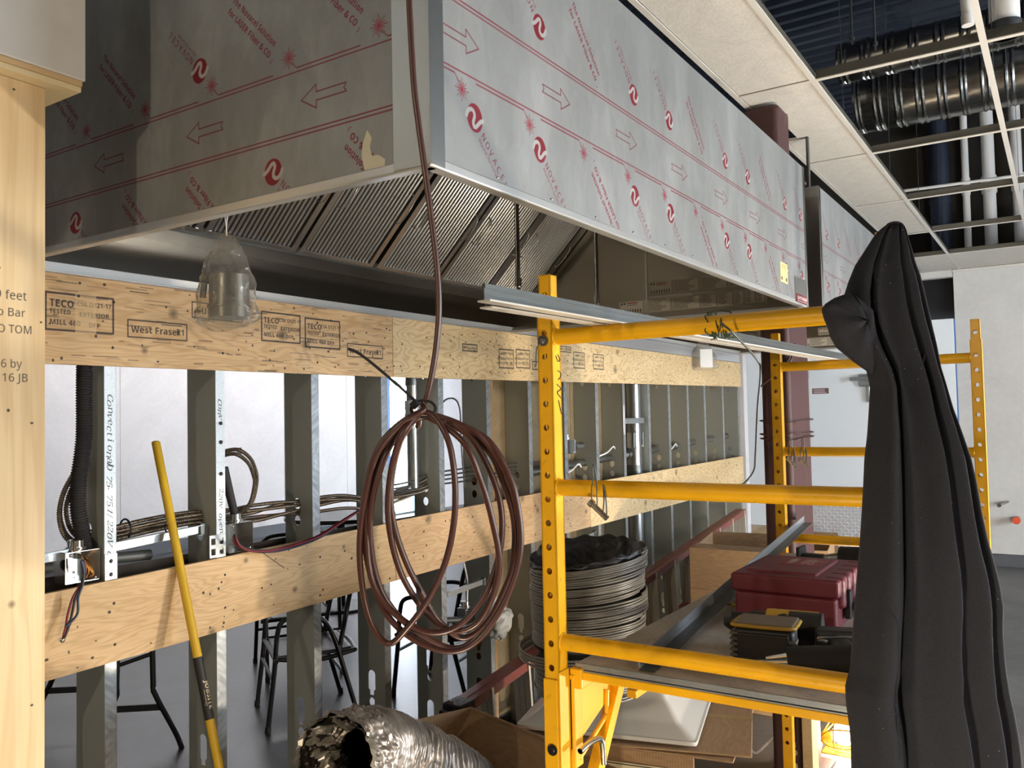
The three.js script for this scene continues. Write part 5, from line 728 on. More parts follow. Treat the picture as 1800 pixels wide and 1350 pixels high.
      obj('red_shell', [rbox(-0.06, 0.085, 0.002, 0.022, -0.03, 0.045, 0.008, 3), rbox(0.01, 0.09, 0.045, 0.064, -0.04, 0.02, 0.008, 3)], body, t);
      obj('grip', [rod([0.03, 0.035, -0.02], [0.0, 0.035, -0.14], 0.02, 14, 0.024), rbox(-0.045, 0.05, 0.005, 0.065, -0.14, -0.19, 0.008, 3)], M.black, t);
      obj('nose', [rod([-0.11, 0.035, 0], [-0.15, 0.033, 0.004], 0.018, 14, 0.011), rod([-0.15, 0.033, 0.004], [-0.2, 0.031, 0.009], 0.0035, 8)], M.chrome, t);
      obj('hook', tube([[-0.03, 0.07, -0.03], [-0.05, 0.078, -0.02], [0.0, 0.08, -0.03], [0.03, 0.078, -0.045]], 0.003, 20, 6), M.chrome, t);
      obj('switch', rod([0.05, 0.07, 0.0], [0.05, 0.085, 0.0], 0.005, 10), M.black, t);
    }
    return t;
  };
  drill('cordless_drill', 'yellow and black cordless drill lying on the deck, battery to the front', [-0.56, 1.084, -1.86], 0.12, M.toolYellow, 'drill');
  drill('impact_driver', 'red and black impact driver lying at the deck edge beside the jacket', [-0.385, 1.084, -1.77], 0.3, M.toolRed, 'driver');
  const far = drill('reciprocating_saw', 'dark red and black power tool lying behind the red case, nose to the left', [-0.5, 1.084, -2.9], -0.1, std({ color: 0x3c1418, roughness: 0.5 }), 'driver'); far.scale.set(1.25, 1.4, 1.2);
  obj('shoe', [rbox(-0.215, -0.205, 0.005, 0.06, -0.02, 0.035, 0.003), rbox(-0.205, -0.15, 0.02, 0.045, -0.005, 0.02, 0.004)], M.black, far);
  // twist of wire tied round the top rung
  const w = thing('tie_wire', 'grey wire twisted round the top rung, drooping to the middle rung', 'wire'); obj('wire', tube(TIE_WIRE, 0.0022, 90, 6), M.galv, w);
  const tw = []; for (let i = 0; i < 26; i++) { const a = rr(0, 6.28), x = -0.565 + rr(-0.018, 0.022); tw.push(tube([[x, 1.792 + 0.021 * Math.cos(a), -1.604 + 0.021 * Math.sin(a)], [x + rr(-0.01, 0.01), 1.792 + 0.026 * Math.cos(a + 0.6), -1.604 + 0.026 * Math.sin(a + 0.6)], [x + rr(-0.016, 0.016), 1.792 + 0.028 * Math.cos(a + 1.2), -1.604 + 0.03 * Math.sin(a + 1.2)]], 0.0012, 8, 5)); } obj('frayed_end', tw, M.moss, w).userData.kind = 'stuff';
}
// ---------------------------------------------------------------- jacket over the near right post
{
  const t = thing('jacket', 'black hooded fleece jacket hung over the near right scaffold post', 'jacket');
  const at = (v) => { const q = v * (JACKET.length - 1), i = Math.min(JACKET.length - 2, Math.floor(q)), f = q - i; return JACKET[i].map((a, k) => a + (JACKET[i + 1][k] - a) * f); };
  const smooth = (x) => { x = Math.max(0, Math.min(1, x)); return x * x * (3 - 2 * x); };
  const fold = (s, v) => {                          // bulge towards the camera; steps are folds lying over each other
    const k = smooth(v * 2.4), wob = 0.006 * Math.sin(v * 6), e = (c, w) => smooth((s - c + w) / w) * (s < c ? 1 : Math.max(0, 1 - (s - c) / 0.015));
    let d = 0;
    d += -0.028 * Math.exp(-Math.pow((s - 0.29 - wob + (1 - k) * 0.04) / 0.035, 2));
    d += 0.03 * Math.exp(-Math.pow((s - 0.14) / 0.1, 2)) * k;
    d += 0.036 * e(0.585 + wob * 0.7, 0.24) + 0.034 * e(0.80 - wob * 0.5, 0.19) + 0.026 * e(0.925, 0.11);
    d += 0.006 * noise(s * 4, v * 4, 1) + 0.0015 * noise(s * 14, v * 20, 5);
    return d * (0.25 + 0.75 * k);
  };
  const C = V(-0.547, 0.0, -0.837), body = sheet((u, v) => {
    const [y, lx, lz, rx, rz] = at(v), front = u < 0.62, s = front ? u / 0.62 : 1 - (u - 0.62) / 0.38, w = Math.hypot(rx - lx, rz - lz);
    const bulge = Math.sqrt(Math.max(0, 1 - Math.pow(2 * s - 1, 2))), depth = Math.min(0.085, w * 0.42) ;
    const d = front ? depth * 0.62 * bulge + fold(s, v) * Math.min(1, bulge * 1.7) : -depth * 0.9 * bulge;
    const yy = y;
    return V(lx + (rx - lx) * s - C.x * d * 0.9, yy, lz + (rz - lz) * s - C.z * d * 0.9);
  }, 180, 170, true);
  const uv = body.attributes.uv; for (let i = 0; i < uv.count; i++) uv.setXY(i, uv.getX(i) * 0.9, uv.getY(i) * 1.3);
  obj('body', body, M.cloth, t);
  // closed crown over the top of the post
  const [y, lx, lz, rx, rz] = at(0);
  obj('crown', new THREE.SphereGeometry(1, 20, 10, 0, Math.PI * 2, 0, Math.PI / 2).scale(Math.hypot(rx - lx, rz - lz) / 2, 0.006, 0.014).rotateY(Math.atan2(-(rz - lz), rx - lx)).translate((lx + rx) / 2, y - 0.001, (lz + rz) / 2), M.cloth, t);
  // the hood hangs out to the left over the rung
  const pts = LOBE, ctr = [-0.285, 1.765, -1.5], lob = sheet((u, v) => {
    const q = u * pts.length, i = Math.floor(q) % pts.length, j = (i + 1) % pts.length, f = q - Math.floor(q), ff = f, e = pts[i].map((a, k) => a + (pts[j][k] - a) * ff), r = Math.sin(v * Math.PI / 2 * 2 - Math.PI / 2), side = r, k = Math.cos(side * Math.PI / 2), d = Math.sin(side * Math.PI / 2) * 0.036 + 0.01 * noise(u * 6, v * 4, 2);
    return V(ctr[0] + (e[0] - ctr[0]) * k + 0.547 * d, ctr[1] + (e[1] - ctr[1]) * k, ctr[2] + (e[2] - ctr[2]) * k + 0.837 * d);
  }, 66, 30, true);
  const uv2 = lob.attributes.uv; for (let i = 0; i < uv2.count; i++) uv2.setXY(i, uv2.getX(i) * 0.4, uv2.getY(i) * 0.2);
  obj('hood', lob, M.cloth, t, 'hood drooping over the top rung');
  const f = (u, v, o) => { const [y2, a, b, c, d] = at(v), w = Math.hypot(c - a, d - b), bl = Math.sqrt(Math.max(0, 1 - Math.pow(2 * u - 1, 2))), dd = Math.min(0.085, w * 0.42) * 0.62 * bl + fold(u, v) * Math.min(1, bl * 1.7) + o; return V(a + (c - a) * u - C.x * dd * 0.9, y2, b + (d - b) * u - C.z * dd * 0.9); };
  obj('seam', [tube([f(0.6, 0.36, 0.0), f(0.7, 0.335, 0.0), f(0.82, 0.318, 0.001), f(0.9, 0.31, 0.0)], 0.0022, 30, 6), tube([f(0.08, 0.66, 0), f(0.14, 0.68, 0), f(0.19, 0.7, 0), f(0.2, 0.78, 0), f(0.19, 0.9, 0)], 0.0014, 30, 6)], M.cloth, t);
  const lint = []; for (let i = 0; i < 60; i++) lint.push(new THREE.SphereGeometry(rr(0.0002, 0.0005), 5, 4).translate(...f(rr(0.1, 0.97), rr(0.05, 0.98), 0.0008).toArray())); obj('lint', lint, M.white, t).userData.kind = 'stuff';
}
// ---------------------------------------------------------------- coiled hose hanging in front of the hood corner
{
  const t = thing('hose', 'long reddish brown hose hanging from above, coiled and tied in the middle', 'hose');
  obj('tubing', tube(crv(HOSE, 0.5), 0.0047, 1100, 9), M.hose, t);
  const [x, y, z] = HOSE_TIE[0];
  obj('zip_tie', [new THREE.TorusGeometry(0.02, 0.0028, 6, 24).scale(0.9, 0.62, 1.3).rotateY(0.6).translate(x, y + 0.004, z + 0.002), rbox(-0.006, 0.006, -0.005, 0.005, -0.004, 0.004, 0.0015).rotateZ(0.7).translate(x - 0.008, y + 0.011, z + 0.012), tube(TIE_TAIL, 0.0021, 30, 6)], M.blackSoft, t, 'black zip tie with a long tail');
}
// bags hung from the hood lips
{
  const bag = (label, top, w, h, d, inner) => {
    const t = thing('plastic_bag', label, 'bag'), [x, y, z] = top;
    const prof = (v) => v < 0.1 ? 0.1 + v * 2.6 : v < 0.45 ? 0.36 + (v - 0.1) * 1.35 : v < 0.95 ? 0.8325 + (v - 0.45) * 0.33 : 0.9975 - (v - 0.95) * 7;
    const g = sheet((u, v) => { const a = u * 6.2832, r = prof(v), n = 1 + (0.1 + 0.1 * (1 - v)) * noise(Math.cos(a) * 3 + 3, Math.sin(a) * 3, v * 6) + 0.09 * Math.abs(noise(Math.cos(a) * 7, Math.sin(a) * 7, v * 11)) + 0.05 * Math.sin(a * 7 + v * 3) * (1 - v); return V(x + Math.cos(a) * w / 2 * r * n * 0.84 + Math.sin(a) * d / 2 * r * n * 0.5, y - Math.min(1, v * 1.02) * h + (v > 0.86 ? 0.01 * Math.cos(a * 2 + 1) : 0), z - Math.cos(a) * w / 2 * r * n * 0.54 + Math.sin(a) * d / 2 * r * n * 0.8); }, 64, 40, true);
    obj('film', g, M.bag, t);
    obj('string', [tube([[x - 0.004, y + 0.05, z + 0.002], [x - 0.002, y + 0.02, z], [x + 0.002, y - 0.004, z]], 0.0009, 10, 5), tube([[x + 0.006, y + 0.05, z + 0.001], [x + 0.001, y + 0.02, z], [x - 0.002, y - 0.004, z]], 0.0009, 10, 5)], M.white, t);
    inner(t, x, y, z); return t;
  };
  bag('clear plastic bag with a dark cylindrical part, hanging from the near hood lip', [-1.395, 2.0, -1.1], 0.125, 0.185, 0.09, (t, x, y, z) => { obj('part', [rod([x + 0.002, y - 0.17, z - 0.004], [x + 0.002, y - 0.085, z - 0.004], 0.04, 24, 0.038), rod([x + 0.002, y - 0.15, z - 0.004], [x + 0.002, y - 0.146, z - 0.004], 0.043, 24)], std({ color: 0x7a776f, roughness: 0.35, metalness: 0.6 }), t, 'dark metal cup'); obj('bolt_pack', [rod([x - 0.03, y - 0.1, z + 0.03], [x - 0.034, y - 0.13, z + 0.032], 0.006, 10)], M.galv, t); });
  bag('small clear bag with a white booklet, hanging at the back lip of the far hood', [-2.17, 2.14, -5.84], 0.2, 0.2, 0.05, (t, x, y, z) => { obj('booklet', rbox(-0.045, 0.045, -0.19, -0.06, 0.0, 0.014, 0.004).rotateY(0.6).translate(x + 0.02, y, z), M.white, t); });
}
// ---------------------------------------------------------------- yellow pole leaning on the lower board
{
  const t = thing('leaning_pole', 'yellow pole with a black sleeve, leaning on the lower board at the left', 'pole'), A = V(...POLE[0]), B = V(...POLE[2]), R = 0.0128, P = (k) => A.clone().lerp(B, k), yk = (y) => (y - A.y) / (B.y - A.y);
  obj('shaft', [rod(P(0), P(yk(0.777)), R, 18), rod(P(yk(0.943)), P(0.995), R, 18), new THREE.SphereGeometry(R, 16, 8).scale(1, 0.5, 1).translate(...P(0.995).toArray())], M.yellowPole, t);
  const lab = canvas(256, 512, (g, w, h) => { g.fillStyle = '#211d1b'; g.fillRect(0, 0, w, h); g.save(); g.translate(w * 0.3, h * 0.62); g.rotate(-Math.PI / 2); g.scale(1, 1); g.fillStyle = '#cdbb92'; g.font = 'bold 62px sans-serif'; g.textAlign = 'center'; g.textBaseline = 'middle'; g.rotate(Math.PI); g.fillText('JOBSITE', 0, 0, 250); g.fillRect(-50, 36, 110, 4); g.beginPath(); g.arc(70, 40, 10, 0, 7); g.lineWidth = 3; g.strokeStyle = '#cdbb92'; g.stroke(); g.restore(); });
  obj('sleeve', rod(P(yk(0.777)), P(yk(0.943)), R + 0.0006, 24), std({ map: lab, roughness: 0.5 }), t, 'black sleeve with pale lettering');
}
// ---------------------------------------------------------------- dining side: chairs, tables
{
  const c = thing('chair', 'black metal chair with a dished seat beyond the studs, nearer to the wall', 'chair', [-3.2, FY, -3.05], 'black chairs in the dining room');
  c.rotation.y = 0.985;                              // local x along the near side frame
  const side = (z) => [[-0.24, 0.004, z], [-0.205, 0.3, z], [-0.19, 0.47, z], [-0.16, 0.535, z], [-0.06, 0.55, z], [0.03, 0.52, z], [0.09, 0.42, z], [0.155, 0.2, z], [0.21, 0.004, z]];
  for (const [z, l] of [[0.0, 0], [-0.44, 1]]) { obj('side_frame', tube(side(z), 0.0125, 70, 12), M.darkMetal, c); for (const x of [-0.24, 0.21]) obj('foot', rod([x, 0, z], [x + (x < 0 ? 0.002 : -0.004), 0.03, z], 0.015, 14), M.black, c); }
  obj('seat', sheet((u, v) => { const x = -0.2 + u * 0.4, z = -0.02 - v * 0.4, e = Math.max(Math.abs(2 * u - 1), Math.abs(2 * v - 1)); return V(x * (1 - 0.05 * Math.pow(Math.abs(2 * v - 1), 4)), 0.36 - 0.03 * (1 - e * e) + 0.02 * Math.max(0, u - 0.7) - (e > 0.96 ? 0.02 : 0), z * 1); }, 28, 28), phy({ color: 0x3c3d40, roughness: 0.42, side: THREE.DoubleSide }), c);
  obj('seat_rail', [tube([[-0.2, 0.345, -0.02], [0.0, 0.322, -0.005], [0.2, 0.345, -0.02]], 0.012, 24, 10), tube([[-0.2, 0.345, -0.42], [0.0, 0.322, -0.43], [0.2, 0.345, -0.42]], 0.012, 24, 10), tube([[0.2, 0.345, -0.02], [0.215, 0.345, -0.22], [0.2, 0.345, -0.42]], 0.011, 24, 10)], M.darkMetal, c);
  obj('stretcher', [rod([-0.2, 0.345, 0.03], [-0.2, 0.345, -0.47], 0.011, 12), rod([-0.213, 0.25, 0], [-0.213, 0.25, -0.44], 0.009, 12), rod([0.15, 0.22, 0], [0.15, 0.22, -0.44], 0.009, 12)], M.darkMetal, c);
  obj('back_frame', tube([[0.12, 0.36, -0.02], [0.17, 0.6, -0.02], [0.2, 0.72, -0.03], [0.225, 0.78, -0.09], [0.23, 0.79, -0.22], [0.225, 0.78, -0.35], [0.2, 0.72, -0.41], [0.17, 0.6, -0.42], [0.12, 0.36, -0.42]], 0.0125, 80, 12), M.darkMetal, c);
  obj('backrest', sheet((u, v) => V(0.185 + 0.035 * v + 0.02 * Math.sin(u * Math.PI), 0.6 + v * 0.16, -0.04 - u * 0.36), 20, 8), phy({ color: 0x3c3d40, roughness: 0.42, side: THREE.DoubleSide }), c);
  const d = c.clone(); d.name = numbered('chair'); d.position.set(-2.92, FY, -3.62); d.rotation.y = 0.2; scene.add(d); d.userData.label = 'second black metal chair behind the hose coil, farther from the camera';
  const e = c.clone(); e.name = numbered('chair'); e.position.set(-3.95, FY, -3.9); e.rotation.y = 2.6; scene.add(e); e.userData.label = 'third black chair, mostly hidden by the stud and the first chair, farthest away';
  // folding table: only its wishbone leg shows under the board
  const tb = thing('folding_table', 'folding table with dark bent tube legs below the lower board at the left', 'table', [-3.6, FY, -2.35]);
  obj('tabletop', rbox(-0.75, 0.12, 0.72, 0.752, 0.75, -0.75, 0.012, 3), std({ color: 0x8c8a88, roughness: 0.6 }), tb);
  for (const [dx, dz] of [[0, 0], [-0.55, 0]]) {
    obj('leg', [tube([[-0.055 + dx, 0.72, -0.09], [-0.055 + dx, 0.32, -0.095], [-0.045 + dx, 0.25, -0.1], [0.03 + dx, 0.07, -0.155], [0.055 + dx, 0.0, -0.17]], 0.0135, 40, 12), tube([[-0.15 + dx, 0.72, 0.02], [-0.15 + dx, 0.33, 0.03], [-0.16 + dx, 0.25, 0.03], [-0.24 + dx, 0.06, 0.085], [-0.26 + dx, 0.0, 0.1]], 0.0135, 40, 12)], M.darkMetal, tb);
    obj('crossbar', rod([-0.055 + dx, 0.44, -0.09], [-0.15 + dx, 0.4, 0.02], 0.0095, 10), M.darkMetal, tb); obj('crossbar', bar([-0.03 + dx, 0.19, -0.115], [-0.17 + dx, 0.2, 0.04], 0.012, 0.03), M.darkMetal, tb);
    obj('brace', bar([-0.05 + dx, 0.47, -0.1], [0.09 + dx, 0.71, -0.3], 0.012, 0.022), M.darkMetal, tb);
  }
  const t2 = thing('round_table', 'dark round table top showing above the lower board, far in the dining room', 'table', [-5.0, FY, -5.05]);
  obj('tabletop', new THREE.CylinderGeometry(0.45, 0.45, 0.03, 48).translate(0, 0.74, 0), M.darkMetal, t2); obj('column', rod([0, 0.02, 0], [0, 0.73, 0], 0.035, 18), M.darkMetal, t2); obj('foot', new THREE.CylinderGeometry(0.24, 0.26, 0.02, 36).translate(0, 0.01, 0), M.darkMetal, t2);
}
// ---------------------------------------------------------------- red ladder lying along the wall
{
  const t = thing('ladder', 'red fibreglass ladder lying aslant along the stud wall behind the scaffold', 'ladder'), A = V(-2.03, 0.505, -2.66), B = V(-2.1, 0.885, -6.36), dir = B.clone().sub(A).normalize(), up = V(0, 1, 0).addScaledVector(dir, -dir.y).normalize(), side = V(1, 0, 0);
  const rail = (o, y) => { const a = A.clone().addScaledVector(up, y), b = B.clone().addScaledVector(up, y); return [bar(a.toArray(), b.toArray(), 0.075, 0.006), bar(a.clone().addScaledVector(up, -0.018).addScaledVector(side, 0.0355).toArray(), b.clone().addScaledVector(up, -0.018).addScaledVector(side, 0.0355).toArray(), 0.005, 0.036), bar(a.clone().addScaledVector(up, -0.018).addScaledVector(side, -0.0355).toArray(), b.clone().addScaledVector(up, -0.018).addScaledVector(side, -0.0355).toArray(), 0.005, 0.036), bar(a.clone().addScaledVector(up, 0.003).toArray(), b.clone().addScaledVector(up, 0.003).toArray(), 0.01, 0.004)]; };
  obj('rail', rail(0, 0.0), M.ladderRed, t); obj('rail', rail(0, -0.36), M.ladderRed, t);
  for (let i = 0; i < 13; i++) { const p = A.clone().addScaledVector(dir, 0.2 + i * 0.29); const q = []; for (let k = 0; k < 5; k++) q.push(bar(p.clone().addScaledVector(side, -0.03 + k * 0.015).addScaledVector(dir, k % 2 ? 0.003 : -0.001).toArray(), p.clone().addScaledVector(side, -0.03 + k * 0.015).addScaledVector(dir, k % 2 ? 0.003 : -0.001).addScaledVector(up, -0.36).toArray(), 0.0142, 0.026, [1, 0, 0.01])); obj('tread', q, M.tread, t); }
  for (const y of [0, -0.36]) { const p = A.clone().addScaledVector(up, y); obj('boot', [rbox(-0.046, 0.046, -0.05, 0.012, 0.03, -0.07, 0.008, 3).translate(p.x, p.y, p.z), rbox(-0.046, 0.046, -0.06, -0.01, 0.05, 0.02, 0.006).translate(p.x, p.y, p.z)], M.black, t); const k = []; for (const [a, b] of [[-0.02, 0.0], [0.02, 0.0], [-0.012, -0.03], [0.014, -0.03]]) k.push(new THREE.SphereGeometry(0.0055, 10, 6).translate(p.x + a, p.y + 0.013, p.z + b)); obj('rivets', k, M.chrome, t); }
  const st = canvas(128, 64, (g, w, h) => { g.fillStyle = '#8d7a3a'; g.fillRect(0, 0, w, h); g.fillStyle = '#4a3a20'; for (let i = 0; i < 5; i++) g.fillRect(10, 8 + i * 11, rr(50, 104), 4); });
  const p0 = A.clone().addScaledVector(dir, 1.72).addScaledVector(up, 0.0062), p1 = p0.clone().addScaledVector(dir, 0.16); obj('sticker', slab([p0.x - 0.024, p0.y, p0.z], [p1.x - 0.024, p1.y, p1.z], [p0.x + 0.024, p0.y, p0.z], [0, 1, 0], 0.0006), std({ map: st, roughness: 0.6 }), t, 'faded yellow sticker');
}
// ---------------------------------------------------------------- cardboard boxes, foil duct, coiled duct, diffuser
{
  // open box: four walls of board from corner points (top edge), h down
  const carton = (name, label, cs, yTop, yBot, flaps) => {
    const t = thing(name, label, 'box'), n = cs.length;
    for (let i = 0; i < n; i++) { const a = cs[i], b = cs[(i + 1) % n], L = Math.hypot(b[0] - a[0], b[1] - a[1]), g = rbox(0, L, 0, yTop - yBot, 0, 0.006, 0.002).rotateY(-Math.atan2(b[1] - a[1], b[0] - a[0])).translate(a[0], yBot, a[1]); obj('side', uvm(g), M.card, t); }
    const s = poly(cs.map(([x, z]) => [x, -z])); obj('bottom', uvm(extr(s, 0.005).rotateX(-Math.PI / 2).translate(0, yBot, 0)), M.card, t);
    return t;
  };
  const big = carton('cardboard_box', 'large open brown cardboard box holding the silver foil duct', [[-1.762, -2.4], [-1.09, -2.19], [-1.25, -1.7], [-1.99, -1.93]], 0.622, FY + 0.002);
  obj('flap', uvm(rbox(0, 0.6, -0.004, 0.0, 0, 0.2, 0.001).rotateX(0.9).rotateY(-0.30).translate(-1.77, 0.62, -2.405)), M.card, big);
  obj('packing_paper', sheet((u, v) => V(-1.5 + u * 0.24, 0.5 + 0.035 * Math.sin(u * 3.1) + 0.05 * noise(u * 4, v * 4, 2), -2.02 - v * 0.2), 20, 14), std({ color: 0x8a7458, roughness: 0.9, side: THREE.DoubleSide }), big);
  // foil duct: crumpled bellows, mouth towards the camera's left
  const fd = thing('foil_duct', 'crumpled silver foil flexible duct lying in the open box', 'flexible duct'), c = new THREE.CatmullRomCurve3(VA([[-1.505, 0.80, -1.49], [-1.53, 0.785, -1.60], [-1.585, 0.73, -1.74], [-1.605, 0.655, -1.89], [-1.597, 0.57, -2.03], [-1.57, 0.47, -2.15]])), fr = c.computeFrenetFrames(240, false);
  const rad = (k) => (0.103 - 0.02 * Math.max(0, k - 0.25)) * (1 - 0.13 * Math.exp(-Math.pow((k - 0.2) / 0.025, 2)) - 0.15 * Math.exp(-Math.pow((k - 0.55) / 0.035, 2)) - 0.12 * Math.exp(-Math.pow((k - 0.72) / 0.03, 2)));
  const bell = (inside) => sheet((u, v) => { const a = u * 6.2832, i = Math.round(v * 240), p = c.getPointAt(v), m = v < 0.14 ? 1 : 0.28, w = 0.0036 * Math.sin(v * 250 + 5 * noise(Math.cos(a) * 1.6, Math.sin(a) * 1.6, v * 3)) + 0.0035 * noise(Math.cos(a) * 2, Math.sin(a) * 2, v * 60), n = (noise(Math.cos(a) * 3 + 9, Math.sin(a) * 3, v * 14) * 0.14 + Math.abs(noise(Math.cos(a) * 8, Math.sin(a) * 8 + 4, v * 30)) * 0.12 + Math.abs(noise(Math.cos(a) * 19, Math.sin(a) * 19, v * 70)) * 0.05) * m, r = (rad(v) + (v > 0.1 ? w : 0)) * (1 + n) - (inside ? 0.008 + 0.02 * Math.min(1, v * 4) : 0); return p.clone().addScaledVector(fr.normals[i], Math.cos(a) * r).addScaledVector(fr.binormals[i], Math.sin(a) * r); }, 150, 300, true);
  obj('foil_skin', bell(false), phy({ color: 0x96908a, metalness: 0.65, roughness: 0.4, side: THREE.DoubleSide }), fd);
  obj('lining', bell(true), phy({ color: 0x4c4740, metalness: 0.9, roughness: 0.35, side: THREE.DoubleSide }), fd);
  obj('mouth_fringe', sheet((u, v) => { const a = u * 6.2832, p = c.getPointAt(Math.min(0.3, v * 0.22)), k = v, r = 0.108 * (1 - 0.38 * k) * (1 + (0.05 + 0.3 * k) * noise(Math.cos(a) * 4, Math.sin(a) * 4, k * 4) + (0.05 + 0.25 * k) * noise(Math.cos(a) * 11, Math.sin(a) * 11, k * 7)); return p.clone().addScaledVector(fr.normals[0], Math.cos(a) * r).addScaledVector(fr.binormals[0], Math.sin(a) * r).addScaledVector(fr.tangents[0], -0.008 + 0.02 * noise(Math.cos(a) * 6, Math.sin(a) * 6, k * 6)); }, 72, 12, true), phy({ color: 0xa9a297, metalness: 0.75, roughness: 0.34, side: THREE.DoubleSide, flatShading: true }), fd, 'torn crumpled foil round the mouth');

  // diffuser: square plastic cone on cardboard sheets on a box
  const D = [[-1.05, -2.655], [-1.30, -2.44], [-1.86, -2.62], [-1.62, -2.95]];      // rough corners, made square below
  const ctr = V(-1.375, 0, -2.78), rot = 0.25, half = 0.30, base = 0.575;
  const t = thing('ceiling_diffuser', 'white square cone diffuser lying under the stack of dark flexible duct', 'diffuser', [ctr.x, base, ctr.z]); t.rotation.y = rot;
  const ring = (k, y) => { const s = half * k; return [[-s, y, s], [s, y, s], [s, y, -s], [-s, y, -s]]; };
  const prof = [[1, 0], [1, 0.012], [0.97, 0.014], [0.8, 0.045], [0.66, 0.1], [0.6, 0.16]];
  const cone = sheet((u, v) => { const q = v * (prof.length - 1), i = Math.min(prof.length - 2, Math.floor(q)), f = q - i, k = prof[i][0] + (prof[i + 1][0] - prof[i][0]) * f, y = prof[i][1] + (prof[i + 1][1] - prof[i][1]) * f, a = u * 6.2832 + Math.PI / 4, n = v < 0.6 ? 60 : 60 - (v - 0.6) * 140, r = 1 / Math.pow(Math.pow(Math.abs(Math.cos(a)), n) + Math.pow(Math.abs(Math.sin(a)), n), 1 / n); return V(Math.cos(a) * r * half * k, y, -Math.sin(a) * r * half * k); }, 160, 40, true);
  obj('cone', cone, phy({ color: 0xb4b3ad, roughness: 0.45, clearcoat: 0.3, side: THREE.DoubleSide }), t);
  obj('neck', [new THREE.CylinderGeometry(0.17, 0.185, 0.05, 48, 1, true).translate(0, 0.17, 0)], M.darkMetal, t);
  for (const a of [-0.55, 0.9, 2.5]) obj('clip', [rbox(-0.01, 0.01, 0.12, 0.17, 0.183, 0.19, 0.002).rotateY(a), rbox(-0.012, -0.006, 0.1, 0.13, 0.186, 0.194, 0.002).rotateY(a)], M.white, t);
  // stack of collapsed flexible duct, coil on coil
  const st = thing('flexible_duct', 'stack of collapsed dark grey flexible duct standing behind the yellow post', 'flexible duct', [-1.345, base + 0.155, -2.49]);
  const coil = (y0, y1, r, n, ox, oz, tilt) => { const p = []; for (let i = 0; i <= n * 28; i++) { const a = i / 28 * 6.2832, k = i / (n * 28), q = r * (1 + 0.025 * noise(a * 0.35, y0 * 9, 1)); p.push(V(ox + Math.cos(a) * q, y0 + (y1 - y0) * k + tilt * Math.cos(a + 0.7) + 0.004 * noise(a * 0.9, y0, 3), oz + Math.sin(a) * q)); } return tube(new THREE.CatmullRomCurve3(p), 0.004, n * 56, 5); };
  const lev = [[0.0, 0.1, 0.178, 13, 0.0, 0.0, 0.006], [0.11, 0.15, 0.205, 4, -0.02, 0.01, 0.008], [0.165, 0.235, 0.182, 10, 0.0, 0.0, 0.012], [0.242, 0.305, 0.188, 9, 0.004, 0.0, 0.02], [0.312, 0.365, 0.186, 8, 0.0, 0.004, 0.024], [0.37, 0.425, 0.19, 8, 0.003, -0.003, 0.028]];
  lev.forEach(([a, b, r, n, ox, oz, tl]) => { obj('coil', coil(a, b, r, n, ox, oz, tl), M.flexGrey, st); });
  obj('skin', sheet((u, v) => { const a = u * 6.2832, y = v * 0.42, r = 0.17 + 0.01 * Math.sin(y * 90) + 0.008 * noise(Math.cos(a) * 3, Math.sin(a) * 3, y * 12); return V(Math.cos(a) * r, y + 0.02 * Math.cos(a + 0.7) * v, Math.sin(a) * r); }, 60, 80, true), M.blackSoft, st);
  obj('crumpled_top', sheet((u, v) => { const a = u * 6.2832, k = v, lip = Math.sin(Math.min(1, k * 3) * 1.57), r = 0.19 - 0.012 * k - 0.15 * Math.max(0, k - 0.25), back = Math.max(0, Math.cos(a + 2.4)), y = 0.425 + 0.028 * Math.cos(a + 0.7) + lip * (0.012 + 0.03 * back + 0.02 * Math.max(0, noise(Math.cos(a) * 3, Math.sin(a) * 3, 1))) - 0.16 * Math.max(0, k - 0.25) + 0.01 * noise(Math.cos(a) * 6, Math.sin(a) * 6, k * 10); return V(Math.cos(a) * r * (1 + 0.05 * noise(Math.cos(a) * 5, Math.sin(a) * 5, k * 9)), y, Math.sin(a) * r * (1 + 0.05 * noise(Math.cos(a) * 5, Math.sin(a) * 5, k * 9))); }, 140, 40, true), phy({ color: 0x232325, roughness: 0.45, side: THREE.DoubleSide }), st, 'crumpled black open end');
  // cardboard under the diffuser
  const lower = carton('cardboard_box', 'closed brown cardboard box with a pale label under the diffuser', [[-1.72, -2.98], [-1.16, -2.82], [-1.02, -2.56], [-1.62, -2.44]].map(([x, z]) => [x, z]), 0.54, FY + 0.002);
  obj('top', uvm(extr(poly([[-1.72, 2.98], [-1.16, 2.82], [-1.02, 2.56], [-1.62, 2.44]]), 0.006).rotateX(-Math.PI / 2).translate(0, 0.54, 0)), M.card, lower);
  for (const [y, k, l, r] of [[0.548, 1.0, 'lower flat cardboard sheet sticking out under the diffuser', 0.18], [0.558, 1.04, 'upper flat cardboard sheet sticking out under the diffuser', 0.3]]) { const q = thing('cardboard_sheet', l, 'cardboard', [ctr.x + 0.07, y, ctr.z - 0.03]); q.rotation.y = r; obj('sheet', uvm(rbox(-0.34 * k, 0.36 * k, 0, 0.006, 0.32 * k, -0.34 * k, 0.002)), M.card, q); obj('edge_tape', rbox(-0.34 * k, 0.36 * k, 0.0061, 0.0066, 0.02, -0.02, 0.0002), std({ color: 0x9a8256, roughness: 0.4 }), q); }
  const labT = canvas(256, 128, (g, w, h) => { g.fillStyle = '#cfc7a6'; g.fillRect(0, 0, w, h); g.strokeStyle = '#2c2a24'; g.lineWidth = 3; g.strokeRect(5, 5, w - 10, h - 10); });
  obj('label', slab([-1.5, 0.5, -2.4555], [-1.1, 0.5, -2.5355], [-1.5, 0.36, -2.4555], [0.196, 0, 0.98], 0.0008), std({ map: labT, roughness: 0.7 }), lower, 'pale framed paper label');
